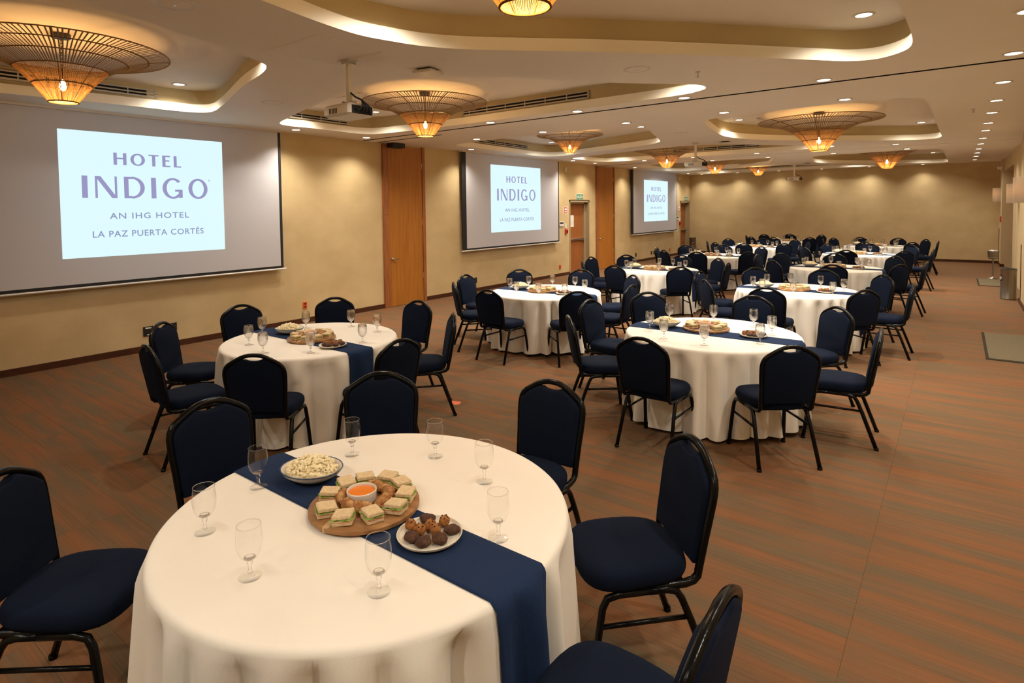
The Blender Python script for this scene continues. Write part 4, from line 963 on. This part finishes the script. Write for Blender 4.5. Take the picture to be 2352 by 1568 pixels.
def put(key, loc, rz, label, tilt=None):
    if key in usedp: o = dup(proto[key], loc, rz, label)
    else: usedp.add(key); o = proto[key]; o.location = loc; o.rotation_euler = (0, 0, rz); o['label'] = label
    if tilt: o.rotation_euler = (tilt[0], tilt[1], rz)
    return o
SAND = [(6.887, 1.477), (6.914, 1.551), (6.985, 1.613), (7.07, 1.610), (7.150, 1.560), (7.192, 1.471), (7.164, 1.379), (7.097, 1.305), (6.996, 1.300), (6.905, 1.382)]
CROI = [(6.994, 1.548), (7.075, 1.545), (7.126, 1.475), (7.090, 1.385), (7.035, 1.366), (6.950, 1.40)]
COOK = [(7.346, 1.482, 0), (7.411, 1.503, 1), (7.467, 1.480, 0), (7.472, 1.413, 0), (7.440, 1.368, 0), (7.385, 1.365, 0), (7.330, 1.412, 1), (7.378, 1.410, 1), (7.385, 1.456, 1), (7.424, 1.440, 1)]
BC = {1: (7.035, 1.450), 2: (4.205, 3.14), 3: (6.98, 5.545), 4: (4.22, 6.87)}
for k in TC:
    c = TC[k]; b = BC.get(k, (c[0]-.03, c[1]-.01)); rr = random.uniform(-.6, .6) if k > 1 else 0
    tn = TN[k]; zb = ZR
    put('board', (b[0], b[1], zb), rr+.4, 'round wooden serving board of sandwiches on %s' % tn)
    bo = (-.385, .025) if k == 1 else ((-.36, -.09) if k == 3 else (-.40, .03)); po = (.355, .0) if k == 1 else ((.45, -.08) if k == 3 else (.41, -.07))
    put('bowl', (b[0]+bo[0], b[1]+bo[1], zb-.0005), rr*.3+.3, 'blue-rimmed oval bowl heaped with popcorn on %s' % tn)
    put('plate', (b[0]+po[0], b[1]+po[1], zb-.0005), 0, 'round speckled plate of cookies on %s' % tn)
    if k <= 7 or k == 9:
        put('dip', (b[0]-.012, b[1]-.004, zb+.0225), 0, 'white ramekin of orange dip on the board of %s' % tn)
        us = set(); cr_, sr = cos(rr), sin(rr)
        def loc(p, z):
            dx, dy = p[0]-7.035, p[1]-1.45; return (b[0]+dx*cr_-dy*sr, b[1]+dx*sr+dy*cr_, z)
        for i, p in enumerate(SAND):
            L = loc(p, zb+.0225); q = atan2(L[1]-b[1], L[0]-b[0])
            put('sand', L, q+random.choice((0, pi/2))+random.uniform(-.3, .3), "cut finger sandwich with lettuce at %s o'clock on the board of %s" % (clock(b, L[0], L[1], us), tn), (random.uniform(-.06, .06), random.uniform(-.10, .02)))
        us = set()
        for i, p in enumerate(CROI):
            L = loc((7.035+(p[0]-7.035)*.93, 1.45+(p[1]-1.45)*.93), zb+.0225); q = atan2(L[1]-b[1], L[0]-b[0])
            put('crois', L, q-pi/2+random.uniform(-.3, .3), "mini ham croissant at %s o'clock near the dip of %s" % (clock(b, L[0], L[1], us), tn))
        us = set()
        for i, (x, y, g_) in enumerate(COOK):
            L = (b[0]+po[0]+x-7.405, b[1]+po[1]+y-1.432, zb+.0105); pc = (b[0]+po[0], b[1]+po[1])
            put('cl' if g_ else 'cd', L, random.uniform(0, 6), "%s cookie at %s o'clock on the plate of %s" % ('golden' if g_ else 'dark chocolate', clock(pc, L[0], L[1], us), tn), (random.uniform(-.12, .12), random.uniform(-.12, .12)))
    else:
        us = set()
        for i in range(6):
            a = 1.05*i; L = (b[0]+.14*cos(a), b[1]+.14*sin(a), zb+.0225)
            put('sand', L, a, "cut finger sandwich at %s o'clock on the board of %s" % (clock(b, L[0], L[1], us), tn))
        us = set()
        for i in range(5):
            a = 1.25*i; L = (b[0]+po[0]+.06*cos(a), b[1]+po[1]+.06*sin(a), zb+.0105)
            put('cd', L, a, "dark chocolate cookie at %s o'clock on the plate of %s" % (clock((b[0]+po[0], b[1]+po[1]), L[0], L[1], us), tn))

# a scrap of orange tape on the carpet
tp = G().prism([(-.06, -.04), (.05, -.05), (.065, .0), (.03, .05), (-.05, .03)], 'z', 0, .0015).obj('floor_tape', M['tape'], None, False, (4.95, 4.24, .0002))
tag(tp, 'scrap of orange tape on the carpet under a chair leg', 'tape')
